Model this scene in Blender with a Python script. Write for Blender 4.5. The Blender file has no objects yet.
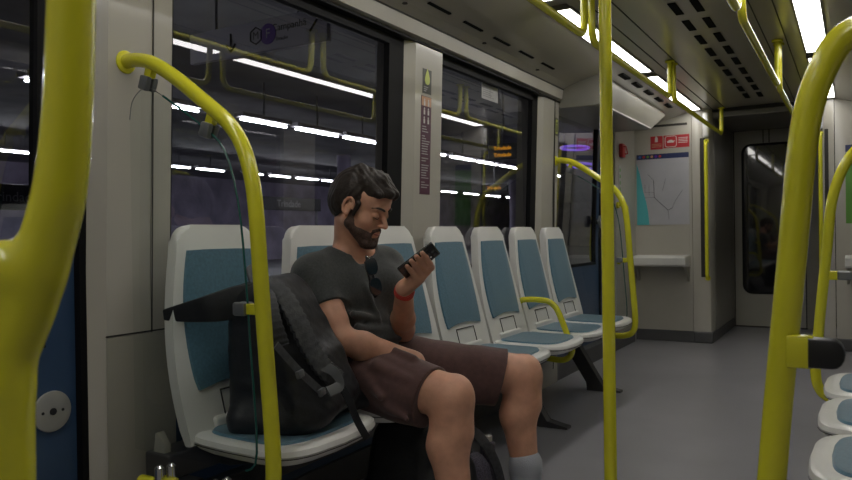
import bpy, bmesh, math, random
import numpy as np
from mathutils import Vector, Matrix, noise
random.seed(4)
PI = math.pi
SC = bpy.context.scene
COL = SC.collection

# ------------------------------------------------------------------ materials
MATS = {}
def srgb(c):
    return tuple(((v/255)/12.92 if v/255 <= .04045 else ((v/255+.055)/1.055)**2.4) for v in c)

def mat(name, col, rough=.5, metal=0., spec=.5, noise_scale=0, noise_amt=0., bump=0., bump_scale=200., coat=0., emit=None, estr=0., stretch=(1, 1, 1), sheen=0., sss=0.):
    m = bpy.data.materials.new(name); m.use_nodes = True
    nt = m.node_tree; b = nt.nodes['Principled BSDF']
    c = (*col, 1)
    b.inputs['Base Color'].default_value = c
    b.inputs['Roughness'].default_value = rough
    b.inputs['Metallic'].default_value = metal
    b.inputs['Specular IOR Level'].default_value = spec
    b.inputs['Coat Weight'].default_value = coat
    b.inputs['Coat Roughness'].default_value = .08
    b.inputs['Sheen Weight'].default_value = sheen
    if sss:
        b.inputs['Subsurface Weight'].default_value = sss
        b.inputs['Subsurface Radius'].default_value = (.02, .008, .004)
        b.inputs['Subsurface Scale'].default_value = .6
    if emit:
        b.inputs['Emission Color'].default_value = (*emit, 1)
        b.inputs['Emission Strength'].default_value = estr
    if noise_amt or bump:
        tc = nt.nodes.new('ShaderNodeTexCoord')
        mp = nt.nodes.new('ShaderNodeMapping'); mp.inputs['Scale'].default_value = stretch
        nt.links.new(tc.outputs['Object'], mp.inputs['Vector'])
    if noise_amt:
        n = nt.nodes.new('ShaderNodeTexNoise'); n.inputs['Scale'].default_value = noise_scale
        n.inputs['Detail'].default_value = 6
        nt.links.new(mp.outputs[0], n.inputs['Vector'])
        r = nt.nodes.new('ShaderNodeMapRange')
        r.inputs['From Min'].default_value = .3; r.inputs['From Max'].default_value = .7
        r.inputs['To Min'].default_value = 1-noise_amt; r.inputs['To Max'].default_value = 1+noise_amt
        nt.links.new(n.outputs['Fac'], r.inputs['Value'])
        mx = nt.nodes.new('ShaderNodeVectorMath'); mx.operation = 'SCALE'
        mx.inputs[0].default_value = col
        nt.links.new(r.outputs[0], mx.inputs['Scale'])
        nt.links.new(mx.outputs[0], b.inputs['Base Color'])
    if bump:
        n2 = nt.nodes.new('ShaderNodeTexNoise'); n2.inputs['Scale'].default_value = bump_scale
        n2.inputs['Detail'].default_value = 4
        nt.links.new(mp.outputs[0], n2.inputs['Vector'])
        bp = nt.nodes.new('ShaderNodeBump'); bp.inputs['Strength'].default_value = bump
        bp.inputs['Distance'].default_value = .003
        nt.links.new(n2.outputs['Fac'], bp.inputs['Height'])
        nt.links.new(bp.outputs[0], b.inputs['Normal'])
    MATS[name] = m
    return m

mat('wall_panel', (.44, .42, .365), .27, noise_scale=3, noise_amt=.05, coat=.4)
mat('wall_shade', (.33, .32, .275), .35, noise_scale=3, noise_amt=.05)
mat('ceiling_paint', (.36, .335, .285), .28, noise_scale=2, noise_amt=.05, coat=.2)
mat('door_paint', (.34, .33, .28), .3, noise_scale=3, noise_amt=.05)
mat('dim_wall_paint', (.23, .22, .19), .3, noise_scale=3, noise_amt=.08)  # darker copy of the wall colour, also holds the bulkhead's shade
mat('dark_gap', (.03, .028, .024), .7)
mat('rubber', (.004, .004, .005), .6, spec=.2)
mat('floor_vinyl', (.25, .248, .262), .3, noise_scale=1.4, noise_amt=.12, bump=.08, bump_scale=300)
mat('baseboard', (.08, .08, .082), .45, noise_scale=5, noise_amt=.1)
mat('navy_panel', (.03, .065, .135), .35, coat=.2, noise_scale=4, noise_amt=.08)
mat('yellow_paint', (.68, .65, .028), .24, coat=.45, noise_scale=9, noise_amt=.05)
mat('seat_shell', (.74, .735, .70), .3, coat=.2, noise_scale=6, noise_amt=.04)
mat('seat_blue', (.075, .17, .235), .38, noise_scale=120, noise_amt=.15, bump=.15, bump_scale=500, sheen=.2)
mat('seat_metal', (.12, .12, .125), .4, metal=.7)
mat('chrome', (.65, .65, .65), .16, metal=1)
mat('clip_grey', (.22, .23, .235), .3, metal=.5)
mat('black_plastic', (.015, .015, .017), .35)
mat('vent_black', (.008, .008, .008), .8, spec=.05)
mat('skin', (.60, .315, .21), .5, noise_scale=26, noise_amt=.12, bump=.1, bump_scale=160, sss=.12)
mat('lips', (.36, .13, .1), .45)
mat('hair', (.023, .016, .012), .5, noise_scale=90, noise_amt=.5, bump=.8, bump_scale=130, stretch=(1, .35, 1), spec=.4)
mat('beard', (.075, .042, .030), .65, noise_scale=200, noise_amt=.5, bump=.8, bump_scale=320)
mat('tshirt', (.038, .042, .041), .85, noise_scale=160, noise_amt=.3, bump=.25, bump_scale=400, sheen=.25)
mat('shorts', (.088, .042, .038), .85, noise_scale=60, noise_amt=.15, bump=.2, bump_scale=300, sheen=.2)
mat('sock', (.4, .42, .47), .85, bump=.3, bump_scale=300)
mat('shoe', (.05, .05, .055), .6)
mat('sole', (.4, .4, .4), .6)
mat('nylon_black', (.011, .012, .015), .5, noise_scale=30, noise_amt=.3, bump=.5, bump_scale=60)
mat('nylon_grey', (.075, .078, .085), .6, noise_scale=60, noise_amt=.3, bump=.3, bump_scale=250)
mat('mesh_mauve', (.1, .09, .12), .8, noise_scale=220, noise_amt=.6)
mat('buckle', (.10, .105, .11), .35)
mat('phone_black', (.008, .008, .009), .25, coat=.3)
mat('phone_dark', (.03, .03, .032), .2)
mat('lens_dark', (.006, .006, .007), .08, coat=.6)
mat('red_band', (.55, .05, .035), .5)
mat('sign_red', (.42, .022, .03), .4)
mat('white_ink', (.6, .58, .56), .5)
mat('map_paper', (.42, .42, .45), .3, noise_scale=8, noise_amt=.05)
mat('map_sea', (.09, .44, .47), .35)
mat('map_navy', (.02, .03, .1), .35)
mat('map_line', (.12, .12, .13), .5)
mat('poster_green', (.1, .27, .04), .35)
mat('sticker_maroon', (.09, .03, .055), .4)
mat('sticker_dark', (.07, .07, .06), .4)
mat('sticker_lime', (.5, .56, .12), .4)
mat('sticker_orange', (.5, .28, .17), .4)
mat('sticker_blue', (.05, .12, .4), .4)
mat('label_grey', (.38, .38, .37), .4, noise_scale=60, noise_amt=.1)
mat('label_line', (.2, .2, .2), .5)
mat('disc_metal', (.42, .42, .4), .35, metal=.4, noise_scale=8, noise_amt=.08)
mat('station_wall', (.32, .28, .40), .7, noise_scale=1.3, noise_amt=.3)
mat('station_dark', (.19, .185, .205), .8, noise_scale=1.0, noise_amt=.3)
mat('station_floor', (.12, .12, .13), .5)
mat('person_dark', (.02, .02, .025), .8)
mat('sign_panel', (.62, .60, .70), .4)
mat('sign_purple', (.12, .015, .42), .4)
mat('sign_ink', (.04, .04, .05), .4)
mat('sign_black', (.015, .015, .018), .3)
mat('led_amber', (.1, .05, 0), .5, emit=(1, .42, .02), estr=1.6)
mat('neon_violet', (.05, .02, .2), .5, emit=(.28, .14, 1), estr=1.6)
mat('platform_tube', (.8, .8, .8), .5, emit=(.95, .97, 1), estr=150)
mat('light_panel', (.8, .8, .8), .5, emit=(1, .965, .91), estr=13)
mat('light_frame', (.2, .19, .17), .4)

def glass_mat(name, tint, refl=.0, ior=1.5, rough=.0):
    m = bpy.data.materials.new(name); m.use_nodes = True
    nt = m.node_tree; nt.nodes.clear()
    o = nt.nodes.new('ShaderNodeOutputMaterial')
    t = nt.nodes.new('ShaderNodeBsdfTransparent'); t.inputs[0].default_value = (*tint, 1)
    g = nt.nodes.new('ShaderNodeBsdfGlossy'); g.inputs['Roughness'].default_value = rough
    g.inputs[0].default_value = (.95, .95, 1, 1)
    lw = nt.nodes.new('ShaderNodeLayerWeight'); lw.inputs['Blend'].default_value = .5
    f = nt.nodes.new('ShaderNodeMath'); f.operation = 'POWER'; f.inputs[1].default_value = 4
    nt.links.new(lw.outputs['Facing'], f.inputs[0])
    a = nt.nodes.new('ShaderNodeMath'); a.operation = 'MULTIPLY_ADD'; a.inputs[1].default_value = .8; a.inputs[2].default_value = refl
    mx = nt.nodes.new('ShaderNodeMixShader')
    nt.links.new(f.outputs[0], a.inputs[0]); nt.links.new(a.outputs[0], mx.inputs[0])
    nt.links.new(t.outputs[0], mx.inputs[1]); nt.links.new(g.outputs[0], mx.inputs[2])
    nt.links.new(mx.outputs[0], o.inputs[0])
    MATS[name] = m
glass_mat('window_glass', (.50, .50, .52), .11)
glass_mat('screen_glass', (.90, .93, .92), .025)
mat('glass_edge', (.01, .09, .075), .25)

# ------------------------------------------------------------------ mesh helpers
def bm_new(): return bmesh.new()
def finish(bm, name, m, parent=None, smooth=False, keep_normals=False):
    if not keep_normals:
        bmesh.ops.recalc_face_normals(bm, faces=bm.faces)
    me = bpy.data.meshes.new(name); bm.to_mesh(me); bm.free()
    me.materials.append(MATS[m])
    if smooth:
        me.polygons.foreach_set('use_smooth', [True]*len(me.polygons))
        if smooth != 'all':
            me.set_sharp_from_angle(angle=math.radians(38))
    o = bpy.data.objects.new(name, me); COL.objects.link(o)
    if parent is not None: attach(o, parent)
    return o
def world_loc(p):
    v = Vector(p.location)
    return v + world_loc(p.parent) if p.parent else v
def attach(o, parent):
    # geometry written in world coordinates is shifted into the parent's own frame
    o.parent = parent
    o.location = Vector(o.location) - world_loc(parent)
def tag(o, label=None, cat=None, group=None, kind=None):
    if label: o['label'] = label
    if cat: o['category'] = cat
    if group: o['group'] = group
    if kind: o['kind'] = kind
    return o
def thing(name, label, cat, loc=(0, 0, 0), group=None):
    o = bpy.data.objects.new(name, None); COL.objects.link(o)
    o.empty_display_size = .1
    o.location = loc
    return tag(o, label, cat, group)
def structure(name, bm, m, smooth=False, parent=None, label=None):
    o = finish(bm, name, m, parent, smooth)
    if parent is None: o['kind'] = 'structure'
    if label: o['label'] = label
    return o
def box(bm, x0, x1, y0, y1, z0, z1, bev=0., seg=2):
    vs = [bm.verts.new((x, y, z)) for x in (x0, x1) for y in (y0, y1) for z in (z0, z1)]
    fs = [bm.faces.new([vs[i] for i in q]) for q in ((0, 1, 3, 2), (4, 6, 7, 5), (0, 4, 5, 1), (2, 3, 7, 6), (0, 2, 6, 4), (1, 5, 7, 3))]
    if bev:
        es = list({e for f in fs for e in f.edges})
        bmesh.ops.bevel(bm, geom=es, offset=bev, segments=seg, affect='EDGES', profile=.5)
    return vs
def quad(bm, pts):
    return bm.faces.new([bm.verts.new(p) for p in pts])
def prism(bm, pts, ext, bev=0., seg=2):
    """closed outline pts (3D), extruded by vector ext"""
    a = [bm.verts.new(p) for p in pts]
    b = [bm.verts.new(Vector(p)+Vector(ext)) for p in pts]
    f0 = bm.faces.new(a); f1 = bm.faces.new(b[::-1])
    n = len(a)
    for i in range(n): bm.faces.new((a[i], b[i], b[(i+1) % n], a[(i+1) % n]))
    if bev:
        bmesh.ops.bevel(bm, geom=list(f0.edges)+list(f1.edges), offset=bev, segments=seg, affect='EDGES', profile=.5)
def smooth_path(pts, n=6, closed=False):
    P = [Vector(p) for p in pts]; out = []
    N = len(P)
    rng = range(N) if closed else range(N-1)
    for i in rng:
        if closed: p0, p1, p2, p3 = P[(i-1) % N], P[i], P[(i+1) % N], P[(i+2) % N]
        else: p0, p1, p2, p3 = P[max(i-1, 0)], P[i], P[i+1], P[min(i+2, N-1)]
        for k in range(n):
            t = k/n
            out.append(.5*((2*p1)+(-p0+p2)*t+(2*p0-5*p1+4*p2-p3)*t*t+(-p0+3*p1-3*p2+p3)*t**3))
    if not closed: out.append(P[-1])
    return out
def fillet(pts, r, n=7):
    P = [Vector(p) for p in pts]; out = [P[0]]
    for i in range(1, len(P)-1):
        rr = r[i-1] if isinstance(r, (list, tuple)) else r
        a = (P[i-1]-P[i]); b = (P[i+1]-P[i])
        d = min(rr, a.length*.49, b.length*.49)
        a = P[i]+a.normalized()*d; b = P[i]+b.normalized()*d
        for k in range(n+1):
            t = k/n
            out.append((1-t)**2*a+2*t*(1-t)*P[i]+t*t*b)
    out.append(P[-1])
    return out
def tube(bm, pts, r, seg=16, cap=True, flat=None, up=None):
    """swept tube; r number or list; flat=(w,h) sweeps a rounded strap section"""
    P = [Vector(p) for p in pts]; N = len(P)
    rs = r if isinstance(r, (list, tuple)) else [r]*N
    t0 = (P[1]-P[0]).normalized()
    nrm = Vector(up) if up is not None else (Vector((0, 0, 1)) if abs(t0.z) < .9 else Vector((1, 0, 0)))
    rings = []
    for i in range(N):
        t = (P[min(i+1, N-1)]-P[max(i-1, 0)]).normalized()
        nrm = nrm-t*nrm.dot(t)
        if nrm.length < 1e-6: nrm = t.orthogonal()
        nrm.normalize(); bn = t.cross(nrm)
        ring = []
        for k in range(seg):
            a = 2*PI*k/seg
            ca, sa = math.cos(a), math.sin(a)
            if flat:
                w, h = flat
                ca = math.copysign(abs(ca)**.5, ca); sa = math.copysign(abs(sa)**.5, sa)
                v = P[i]+bn*ca*w*rs[i]+nrm*sa*h*rs[i]
            else: v = P[i]+(bn*ca+nrm*sa)*rs[i]
            ring.append(bm.verts.new(v))
        rings.append(ring)
    for i in range(N-1):
        for k in range(seg):
            bm.faces.new((rings[i][k], rings[i][(k+1) % seg], rings[i+1][(k+1) % seg], rings[i+1][k]))
    if cap:
        bm.faces.new(rings[0][::-1]); bm.faces.new(rings[-1])
def disc(bm, c, axis, r, h, seg=24, bev=0.):
    c = Vector(c); axis = Vector(axis).normalized()
    u = axis.orthogonal().normalized(); v = axis.cross(u)
    pts = [c+(u*math.cos(2*PI*k/seg)+v*math.sin(2*PI*k/seg))*r for k in range(seg)]
    prism(bm, pts, axis*h, bev)
def ball(bm, c, r, seg=14, scale=(1, 1, 1)):
    bmesh.ops.create_uvsphere(bm, u_segments=seg, v_segments=seg//2+2, radius=r,
                              matrix=Matrix.Translation(c) @ Matrix.Diagonal((*scale, 1)))
LEAN = .038
def lean(bm, k=LEAN):
    for v in bm.verts:
        if v.co.z > .9: v.co.x += k*(v.co.z-.9)
def text_mesh(name, s, size, m, loc, xdir, ydir, parent, ext=.0006, align='CENTER', bold=0.):
    cu = bpy.data.curves.new(name, 'FONT'); cu.body = s; cu.size = size; cu.extrude = ext
    cu.align_x = align; cu.align_y = 'CENTER'; cu.offset = bold; cu.resolution_u = 3
    ob = bpy.data.objects.new(name, cu); COL.objects.link(ob)
    bpy.context.view_layer.update()
    me = bpy.data.meshes.new_from_object(ob.evaluated_get(bpy.context.evaluated_depsgraph_get()))
    bpy.data.objects.remove(ob)
    x = Vector(xdir).normalized(); y = Vector(ydir).normalized(); z = x.cross(y)
    M = Matrix((x, y, z)).transposed().to_4x4(); M.translation = Vector(loc)
    me.transform(M); me.materials.clear(); me.materials.append(MATS[m])
    o = bpy.data.objects.new(name, me); COL.objects.link(o)
    if parent is not None: attach(o, parent)
    return o

# ------------------------------------------------------------------ camera (calibrated on the photograph)
F, CX, CY, EYE = 740., 426., 240., .98
def cam_axes():
    yv = Vector(((855-CX)/F, -(229.5-CY)/F, -1)).normalized()
    r = math.radians(.6)
    up = Vector((-math.sin(r), math.cos(r), 0))
    z = (up-yv*up.dot(yv)).normalized()
    x = yv.cross(z)
    return Matrix((x, yv, z))
RM = cam_axes()
cd = bpy.data.cameras.new('camera'); cam = bpy.data.objects.new('camera', cd); COL.objects.link(cam)
cam.matrix_world = Matrix.Translation((0, 0, EYE)) @ RM.to_4x4()
cd.sensor_width = 36; cd.lens = F/852*36; cd.clip_start = .02; cd.clip_end = 200
cd.dof.use_dof = True; cd.dof.focus_distance = 2.4; cd.dof.aperture_fstop = 10
SC.camera = cam

# ------------------------------------------------------------------ the setting
XW, XG, XP, XR = -1.74, -1.752, -1.71, .50      # wall below the windows, glass, pillar faces, right wall
Y0, YE, YD = -1.6, 6.85, 8.2
bm = bm_new(); box(bm, -1.95, .6, Y0-.1, YD+.2, -.06, 0); structure('floor', bm, 'floor_vinyl')

# ceiling profile (x, z), mirrored about the middle of the car
XC = -.70
prof = [(-1.648, 1.925), (-1.60, 1.948), (-1.46, 1.985), (-1.30, 2.035), (-1.272, 2.046)]
prof2 = [(-1.150, 2.050), (-1.075, 2.056), (-.975, 2.060), (-.84, 2.066), (XC, 2.068)]
def mirror(pr): return [(2*XC-x, z) for x, z in reversed(pr)]
def sweep(bm, pr, y0, y1, th=.03):
    lo = [(x, y0, z) for x, z in pr]; hi = [(x, y0, z+th) for x, z in reversed(pr)]
    prism(bm, lo+hi, (0, y1-y0, 0))
bm = bm_new()
sweep(bm, prof, Y0, YE)
sweep(bm, prof2+mirror(prof2)[1:], Y0, YD+.1)
rp = mirror(prof); rp[-1] = (XR+.02, 1.90)
sweep(bm, rp, Y0, YE)
# troughs above the light panels
for xa, xb in ((-1.285, -1.14), (2*XC+1.14, 2*XC+1.285)):
    box(bm, xa, xb, Y0, YE, 2.066, 2.10)
structure('ceiling', bm, 'ceiling_paint')
n_trim = 1
def trim(bm, m, smooth=False):
    global n_trim
    o = structure('trim_%d' % n_trim, bm, m, smooth); n_trim += 1
    return o
# seams of the centre hatch panels and of the cove
bm = bm_new()
for x, z in ((-1.075, 2.056), (-.975, 2.060), (2*XC+1.075, 2.056), (2*XC+.975, 2.060)):
    box(bm, x-.003, x+.003, Y0, YE+.1, z-.0025, z+.002)
box(bm, -1.650, -1.643, Y0, 4.66, 1.918, 1.925)
trim(bm, 'dark_gap')
# cross joint lines of the side ceiling
bm = bm_new()
box(bm, -1.97+.35, -1.28, 6.846, 6.856, 1.93, 1.95)
box(bm, -1.15, -.25, 6.95, 6.97, 2.035, 2.066)
trim(bm, 'dark_gap')
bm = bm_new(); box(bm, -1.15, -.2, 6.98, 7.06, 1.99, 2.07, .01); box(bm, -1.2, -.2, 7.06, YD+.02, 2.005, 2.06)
trim(bm, 'dim_wall_paint')

# cove strip above windows
bm = bm_new()
prism(bm, [(XP+.004, Y0, 1.845), (-1.60-.005, Y0, 1.905) if False else (-1.655, Y0, 1.86), (-1.645, Y0, 1.92), (-1.80, Y0, 1.95), (-1.80, Y0, 1.845)], (0, 4.66-Y0, 0))
trim(bm, 'wall_panel')

# left side wall: lower wall, pillars, heads
bm = bm_new()
box(bm, -1.86, XW, 1.48, 4.34, .10, .80)
box(bm, -1.86, XW+.006, 1.48, 4.34, .79, .81, .004)
lean(bm)
structure('wall_left', bm, 'navy_panel')
bm = bm_new()
def pillar(bm, y0, y1, ch0, ch1, zb=.0, zt=1.85, x=XP):
    pts = [(-1.86, y0, 0), (XG, y0, 0), (x, y0+ch0, 0), (x, y1-ch1, 0), (XG, y1, 0), (-1.86, y1, 0)]
    # stacked rings so that the lean bends it above the sill
    zs = [zb, .9, zt] if zb < .9 else [zb, zt]
    rings = [[bm.verts.new((p[0], p[1], z)) for p in pts] for z in zs]
    n = len(pts)
    for a, b in zip(rings, rings[1:]):
        for i in range(n): bm.faces.new((a[i], b[i], b[(i+1) % n], a[(i+1) % n]))
    bm.faces.new(rings[0]); bm.faces.new(rings[-1][::-1])
pillar(bm, 1.235, 1.405, .03, .0, 0); pillar(bm, 1.408, 1.480, .0, .006, .0)
pillar(bm, 2.74, 3.075, .085, .006, .70)
pillar(bm, 4.325, 4.66, .06, .004, .0)
lean(bm)
structure('wall_left', bm, 'wall_panel')
bm = bm_new(); box(bm, XP, XP+.002, 1.4055, 1.4085, .72, 1.85); box(bm, XP, XP+.002, 1.26, 1.49, .722, .726)
box(bm, XP-.01, XP+.002, 4.575, 4.581, .1, 1.86)
lean(bm); trim(bm, 'dark_gap')
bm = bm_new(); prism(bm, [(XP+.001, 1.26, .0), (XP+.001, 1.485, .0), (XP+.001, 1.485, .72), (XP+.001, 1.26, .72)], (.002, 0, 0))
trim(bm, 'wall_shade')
# skirting strip along the left wall
bm = bm_new(); box(bm, -1.82, XW+.012, 1.49, 4.66, .0, .12, .004); box(bm, -1.82, -1.72, 4.66, 6.7, .0, .12, .004)
structure('baseboard_left', bm, 'baseboard')

# windows on the left
def window(n, y0, y1, z0, z1, tr=.028):
    bm = bm_new()
    x0, x1 = XG-.012, XG+.016; t = .028
    for (a, b, c, d) in ((y0, y0+t, z0, z1), (y1-tr, y1, z0, z1), (y0, y1, z0, z0+t), (y0, y1, z1-.05, z1)):
        zz = [c, .9, d] if c < .9 < d else [c, d]
        for u, v in zip(zz, zz[1:]): box(bm, x0, x1, a, b, u, v)
    lean(bm)
    fr = structure('window_%d' % n, bm, 'rubber')
    bm = bm_new()
    zs = [z0+.01, .9, z1-.01]
    for u, v in zip(zs, zs[1:]):
        quad(bm, [(XG, y0+.01, u), (XG, y1-.01, u), (XG, y1-.01, v), (XG, y0+.01, v)])
    bmesh.ops.remove_doubles(bm, verts=bm.verts, dist=1e-5)
    lean(bm, .014)
    finish(bm, 'pane', 'window_glass', fr)
window(1, 1.472, 2.765, .80, 1.85, .115)
window(2, 3.073, 4.345, .80, 1.85, .085)
bm = bm_new(); box(bm, -1.78, -1.703, 1.47, 4.66, 1.838, 1.8465); lean(bm); trim(bm, 'rubber')

# doors: sliding leaves with large panes
def side_door(n, leaves, z_win0, ztop, x, mirror_disc=None):
    bm = bm_new()
    root = None
    for (y0, y1, w0, w1) in leaves:
        for (a, b, c, d) in ((y0, w0, .04, ztop), (w1, y1, .04, ztop), (w0, w1, .04, z_win0), (w0, w1, ztop-.04, ztop)):
            zz = [c, .9, d] if c < .9 < d else [c, d]
            for u, v in zip(zz, zz[1:]): box(bm, x-.04, x, a, b, u, v)
    lean(bm)
    root = structure('door_%d' % n, bm, 'navy_panel')
    for (y0, y1, w0, w1) in leaves:
        bm = bm_new()
        for (a, b, c, d) in ((w0-.002, w0+.02, z_win0, ztop-.03), (w1-.02, w1+.002, z_win0, ztop-.03), (w0, w1, z_win0, z_win0+.02), (w0, w1, ztop-.055, ztop-.03)):
            zz = [c, .9, d] if c < .9 < d else [c, d]
            for u, v in zip(zz, zz[1:]): box(bm, x-.03, x+.004, a, b, u, v)
        lean(bm); finish(bm, 'window_seal', 'rubber', root)
        bm = bm_new()
        for u, v in ((z_win0, .9), (.9, ztop-.03)):
            quad(bm, [(x-.012, w0, u), (x-.012, w1, u), (x-.012, w1, v), (x-.012, w0, v)])
        bmesh.ops.remove_doubles(bm, verts=bm.verts, dist=1e-5)
        lean(bm); finish(bm, 'pane', 'window_glass', root)
    return root
d1 = side_door(1, [(-.30, .50, -.2, .42), (.505, 1.222, .59, 1.13)], .71, 1.90, -1.775)
bm = bm_new()
for u, v in ((.0, .9), (.9, 1.9)): box(bm, -1.79, -1.752, 1.216, 1.236, u, v)
lean(bm); finish(bm, 'door_seal', 'rubber', d1)
bm = bm_new(); disc(bm, (-1.775, 1.146, .546), (1, 0, 0), .052, .008, 32, .003)
dk = finish(bm, 'lock_plate', 'disc_metal', d1, True)
bm = bm_new(); disc(bm, (-1.768, 1.146, .546), (1, 0, 0), .009, .004, 12)
for dy in (-.027, .027): disc(bm, (-1.768, 1.146+dy, .546), (1, 0, 0), .004, .002, 8)
finish(bm, 'keyhole', 'black_plastic', dk)
d2 = side_door(2, [(4.67, 5.885, 4.76, 5.80), (5.895, 6.24, 5.98, 6.20)], .73, 1.86, -1.80)
bm = bm_new(); box(bm, -1.82, -1.79, 5.882, 5.90, .05, 1.84); lean(bm); finish(bm, 'door_seal', 'rubber', d2)
bm = bm_new(); disc(bm, (-1.765, 5.80, 1.07), (1, 0, 0), .05, .03, 24, .008)
hb = finish(bm, 'door_button', 'clip_grey', d2, True)
bm = bm_new(); disc(bm, (-1.735, 5.80, 1.07), (1, 0, 0), .03, .004, 20, .002)
finish(bm, 'button_face', 'label_grey', hb, True)
bm = bm_new(); disc(bm, (-1.80, 5.80, 1.07), (1, 0, 0), .02, .04, 12)
finish(bm, 'button_stem', 'black_plastic', hb)

# wall piece left of the near door and its head, the bulkhead over the far door
bm = bm_new()
box(bm, -1.86, XP, Y0, -.32, 0, 1.90); box(bm, -1.86, -1.70, Y0, 1.24, 1.83, 1.95); box(bm, -1.86, -1.76, Y0, 4.7, 1.84, 1.95)
lean(bm)
structure('wall_left', bm, 'wall_panel')
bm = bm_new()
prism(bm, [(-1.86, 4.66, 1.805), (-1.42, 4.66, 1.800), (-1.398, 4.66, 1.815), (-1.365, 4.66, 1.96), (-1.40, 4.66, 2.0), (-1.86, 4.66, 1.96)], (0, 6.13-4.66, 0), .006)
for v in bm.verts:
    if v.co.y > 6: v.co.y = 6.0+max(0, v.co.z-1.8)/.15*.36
structure('wall_left', bm, 'dim_wall_paint')  # dim light on the bulkhead face is put into its darker colour
bm = bm_new(); box(bm, -1.402, -1.394, 4.68, 6.0, 1.802, 1.812); trim(bm, 'white_ink')
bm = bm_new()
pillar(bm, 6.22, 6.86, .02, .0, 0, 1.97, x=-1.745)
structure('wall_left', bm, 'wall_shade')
# right-hand wall (outside the view) and the wall behind the camera
bm = bm_new()
box(bm, XR, XR+.08, Y0, YE+.1, 0, .82); box(bm, XR, XR+.08, Y0, YE+.1, 1.80, 2.02)
for y0, y1 in ((Y0, -1.2), (.9, 1.2), (2.6, 3.0), (4.6, 5.0), (6.5, 6.95)): box(bm, XR, XR+.08, y0, y1, .8, 1.82)
structure('wall_right', bm, 'wall_panel')
bm = bm_new(); quad(bm, [(XR+.04, Y0, .8), (XR+.04, YE, .8), (XR+.04, YE, 1.82), (XR+.04, Y0, 1.82)])
structure('window_3', bm, 'window_glass')
bm = bm_new(); box(bm, -1.9, .6, Y0-.08, Y0, 0, 2.15); structure('wall_back', bm, 'wall_shade')

# end of the car: corner posts, panels and the gangway
bm = bm_new()
box(bm, -1.86, -1.245, YE, YE+.05, .10, 2.05)                      # left panel
structure('wall_far_left', bm, 'wall_panel')
bm = bm_new()
def post(bm, xs, y0=YE-.012):
    a, b = xs
    s = 1 if b > a else -1
    pts = [(a, y0, .10), (b-s*.035, y0, .10), (b-s*.012, y0+.012, .10), (b, y0+.05, .10), (b, y0+.22, .10), (a, y0+.22, .10)]
    prism(bm, pts, (0, 0, 1.97))
post(bm, (-1.240, -1.085))
structure('wall_far_left', bm, 'wall_panel', True)
bm = bm_new(); box(bm, -1.2, -1.088, 7.05, YD, .0, 2.02); structure('wall_gangway_left', bm, 'dim_wall_paint')
bm = bm_new(); box(bm, -.235, -.17, 7.05, YD, .0, 2.02); structure('wall_gangway_right', bm, 'dim_wall_paint')
bm = bm_new()
box(bm, -.135, .58, YE, YE+.05, .10, 2.05); post(bm, (-.14, -.235))
structure('wall_far_right', bm, 'wall_panel', True)
bm = bm_new()
box(bm, -1.86, -1.24, YE-.012, YE+.06, 0, .10, .003); post_b = box(bm, -1.24, -1.078, YE-.025, 7.08, 0, .10, .012)
box(bm, -.24, .58, YE-.02, YE+.22, 0, .10, .01); box(bm, -1.14, -1.080, 7.0, YD, 0, .09, .003)
structure('baseboard_far', bm, 'baseboard')
# recesses with the vertical grab rails
for x, s in ((-1.158, 1), (-.195, -1)):
    bm = bm_new(); box(bm, x-.014, x+.03 if s > 0 else x+.014, YE-.016, YE-.010, .58, 1.80, .004)
    trim(bm, 'dark_gap')
bm = bm_new()
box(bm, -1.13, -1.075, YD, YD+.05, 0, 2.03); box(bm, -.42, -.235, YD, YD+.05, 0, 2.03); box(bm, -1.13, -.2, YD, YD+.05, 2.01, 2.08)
structure('wall_far', bm, 'dim_wall_paint')

bm = bm_new()
def rr(x0, x1, z0, z1, r, y, n=6):
    out = []
    for cx, cz, a0 in ((x1-r, z1-r, 0), (x0+r, z1-r, 90), (x0+r, z0+r, 180), (x1-r, z0+r, 270)):
        for k in range(n+1):
            a = math.radians(a0+90*k/n)
            out.append((cx+r*math.cos(a), y, cz+r*math.sin(a)))
    return out
prism(bm, rr(-1.068, -.425, .012, 2.0, .01, YD-.012), (0, .03, 0))
d3 = structure('door_3', bm, 'door_paint')
bm = bm_new(); prism(bm, rr(-1.0, -.49, .34, 1.865, .09, YD-.020), (0, .008, 0), .002)
finish(bm, 'window_seal', 'rubber', d3)
mat('door_pane_dark', (.012, .012, .015), .03, spec=.7, coat=.6)
bm = bm_new(); prism(bm, rr(-.978, -.512, .362, 1.843, .075, YD-.024), (0, .004, 0))
finish(bm, 'pane', 'door_pane_dark', d3)
bm = bm_new(); box(bm, -.745, -.735, YD-.016, YD-.011, 1.87, 2.0); box(bm, -.80, -.79, YD-.016, YD-.011, 1.87, 2.0)
finish(bm, 'joint', 'dark_gap', d3)
bm = bm_new(); box(bm, -1.078, -1.068, YD-.008, YD, .012, 2.0); box(bm, -.425, -.415, YD-.008, YD, .012, 2.0); box(bm, -1.08, -.41, YD-.02, YD, .0, .014); box(bm, -1.08, -.41, YD-.008, YD, 2.0, 2.01)
trim(bm, 'dark_gap')

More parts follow.
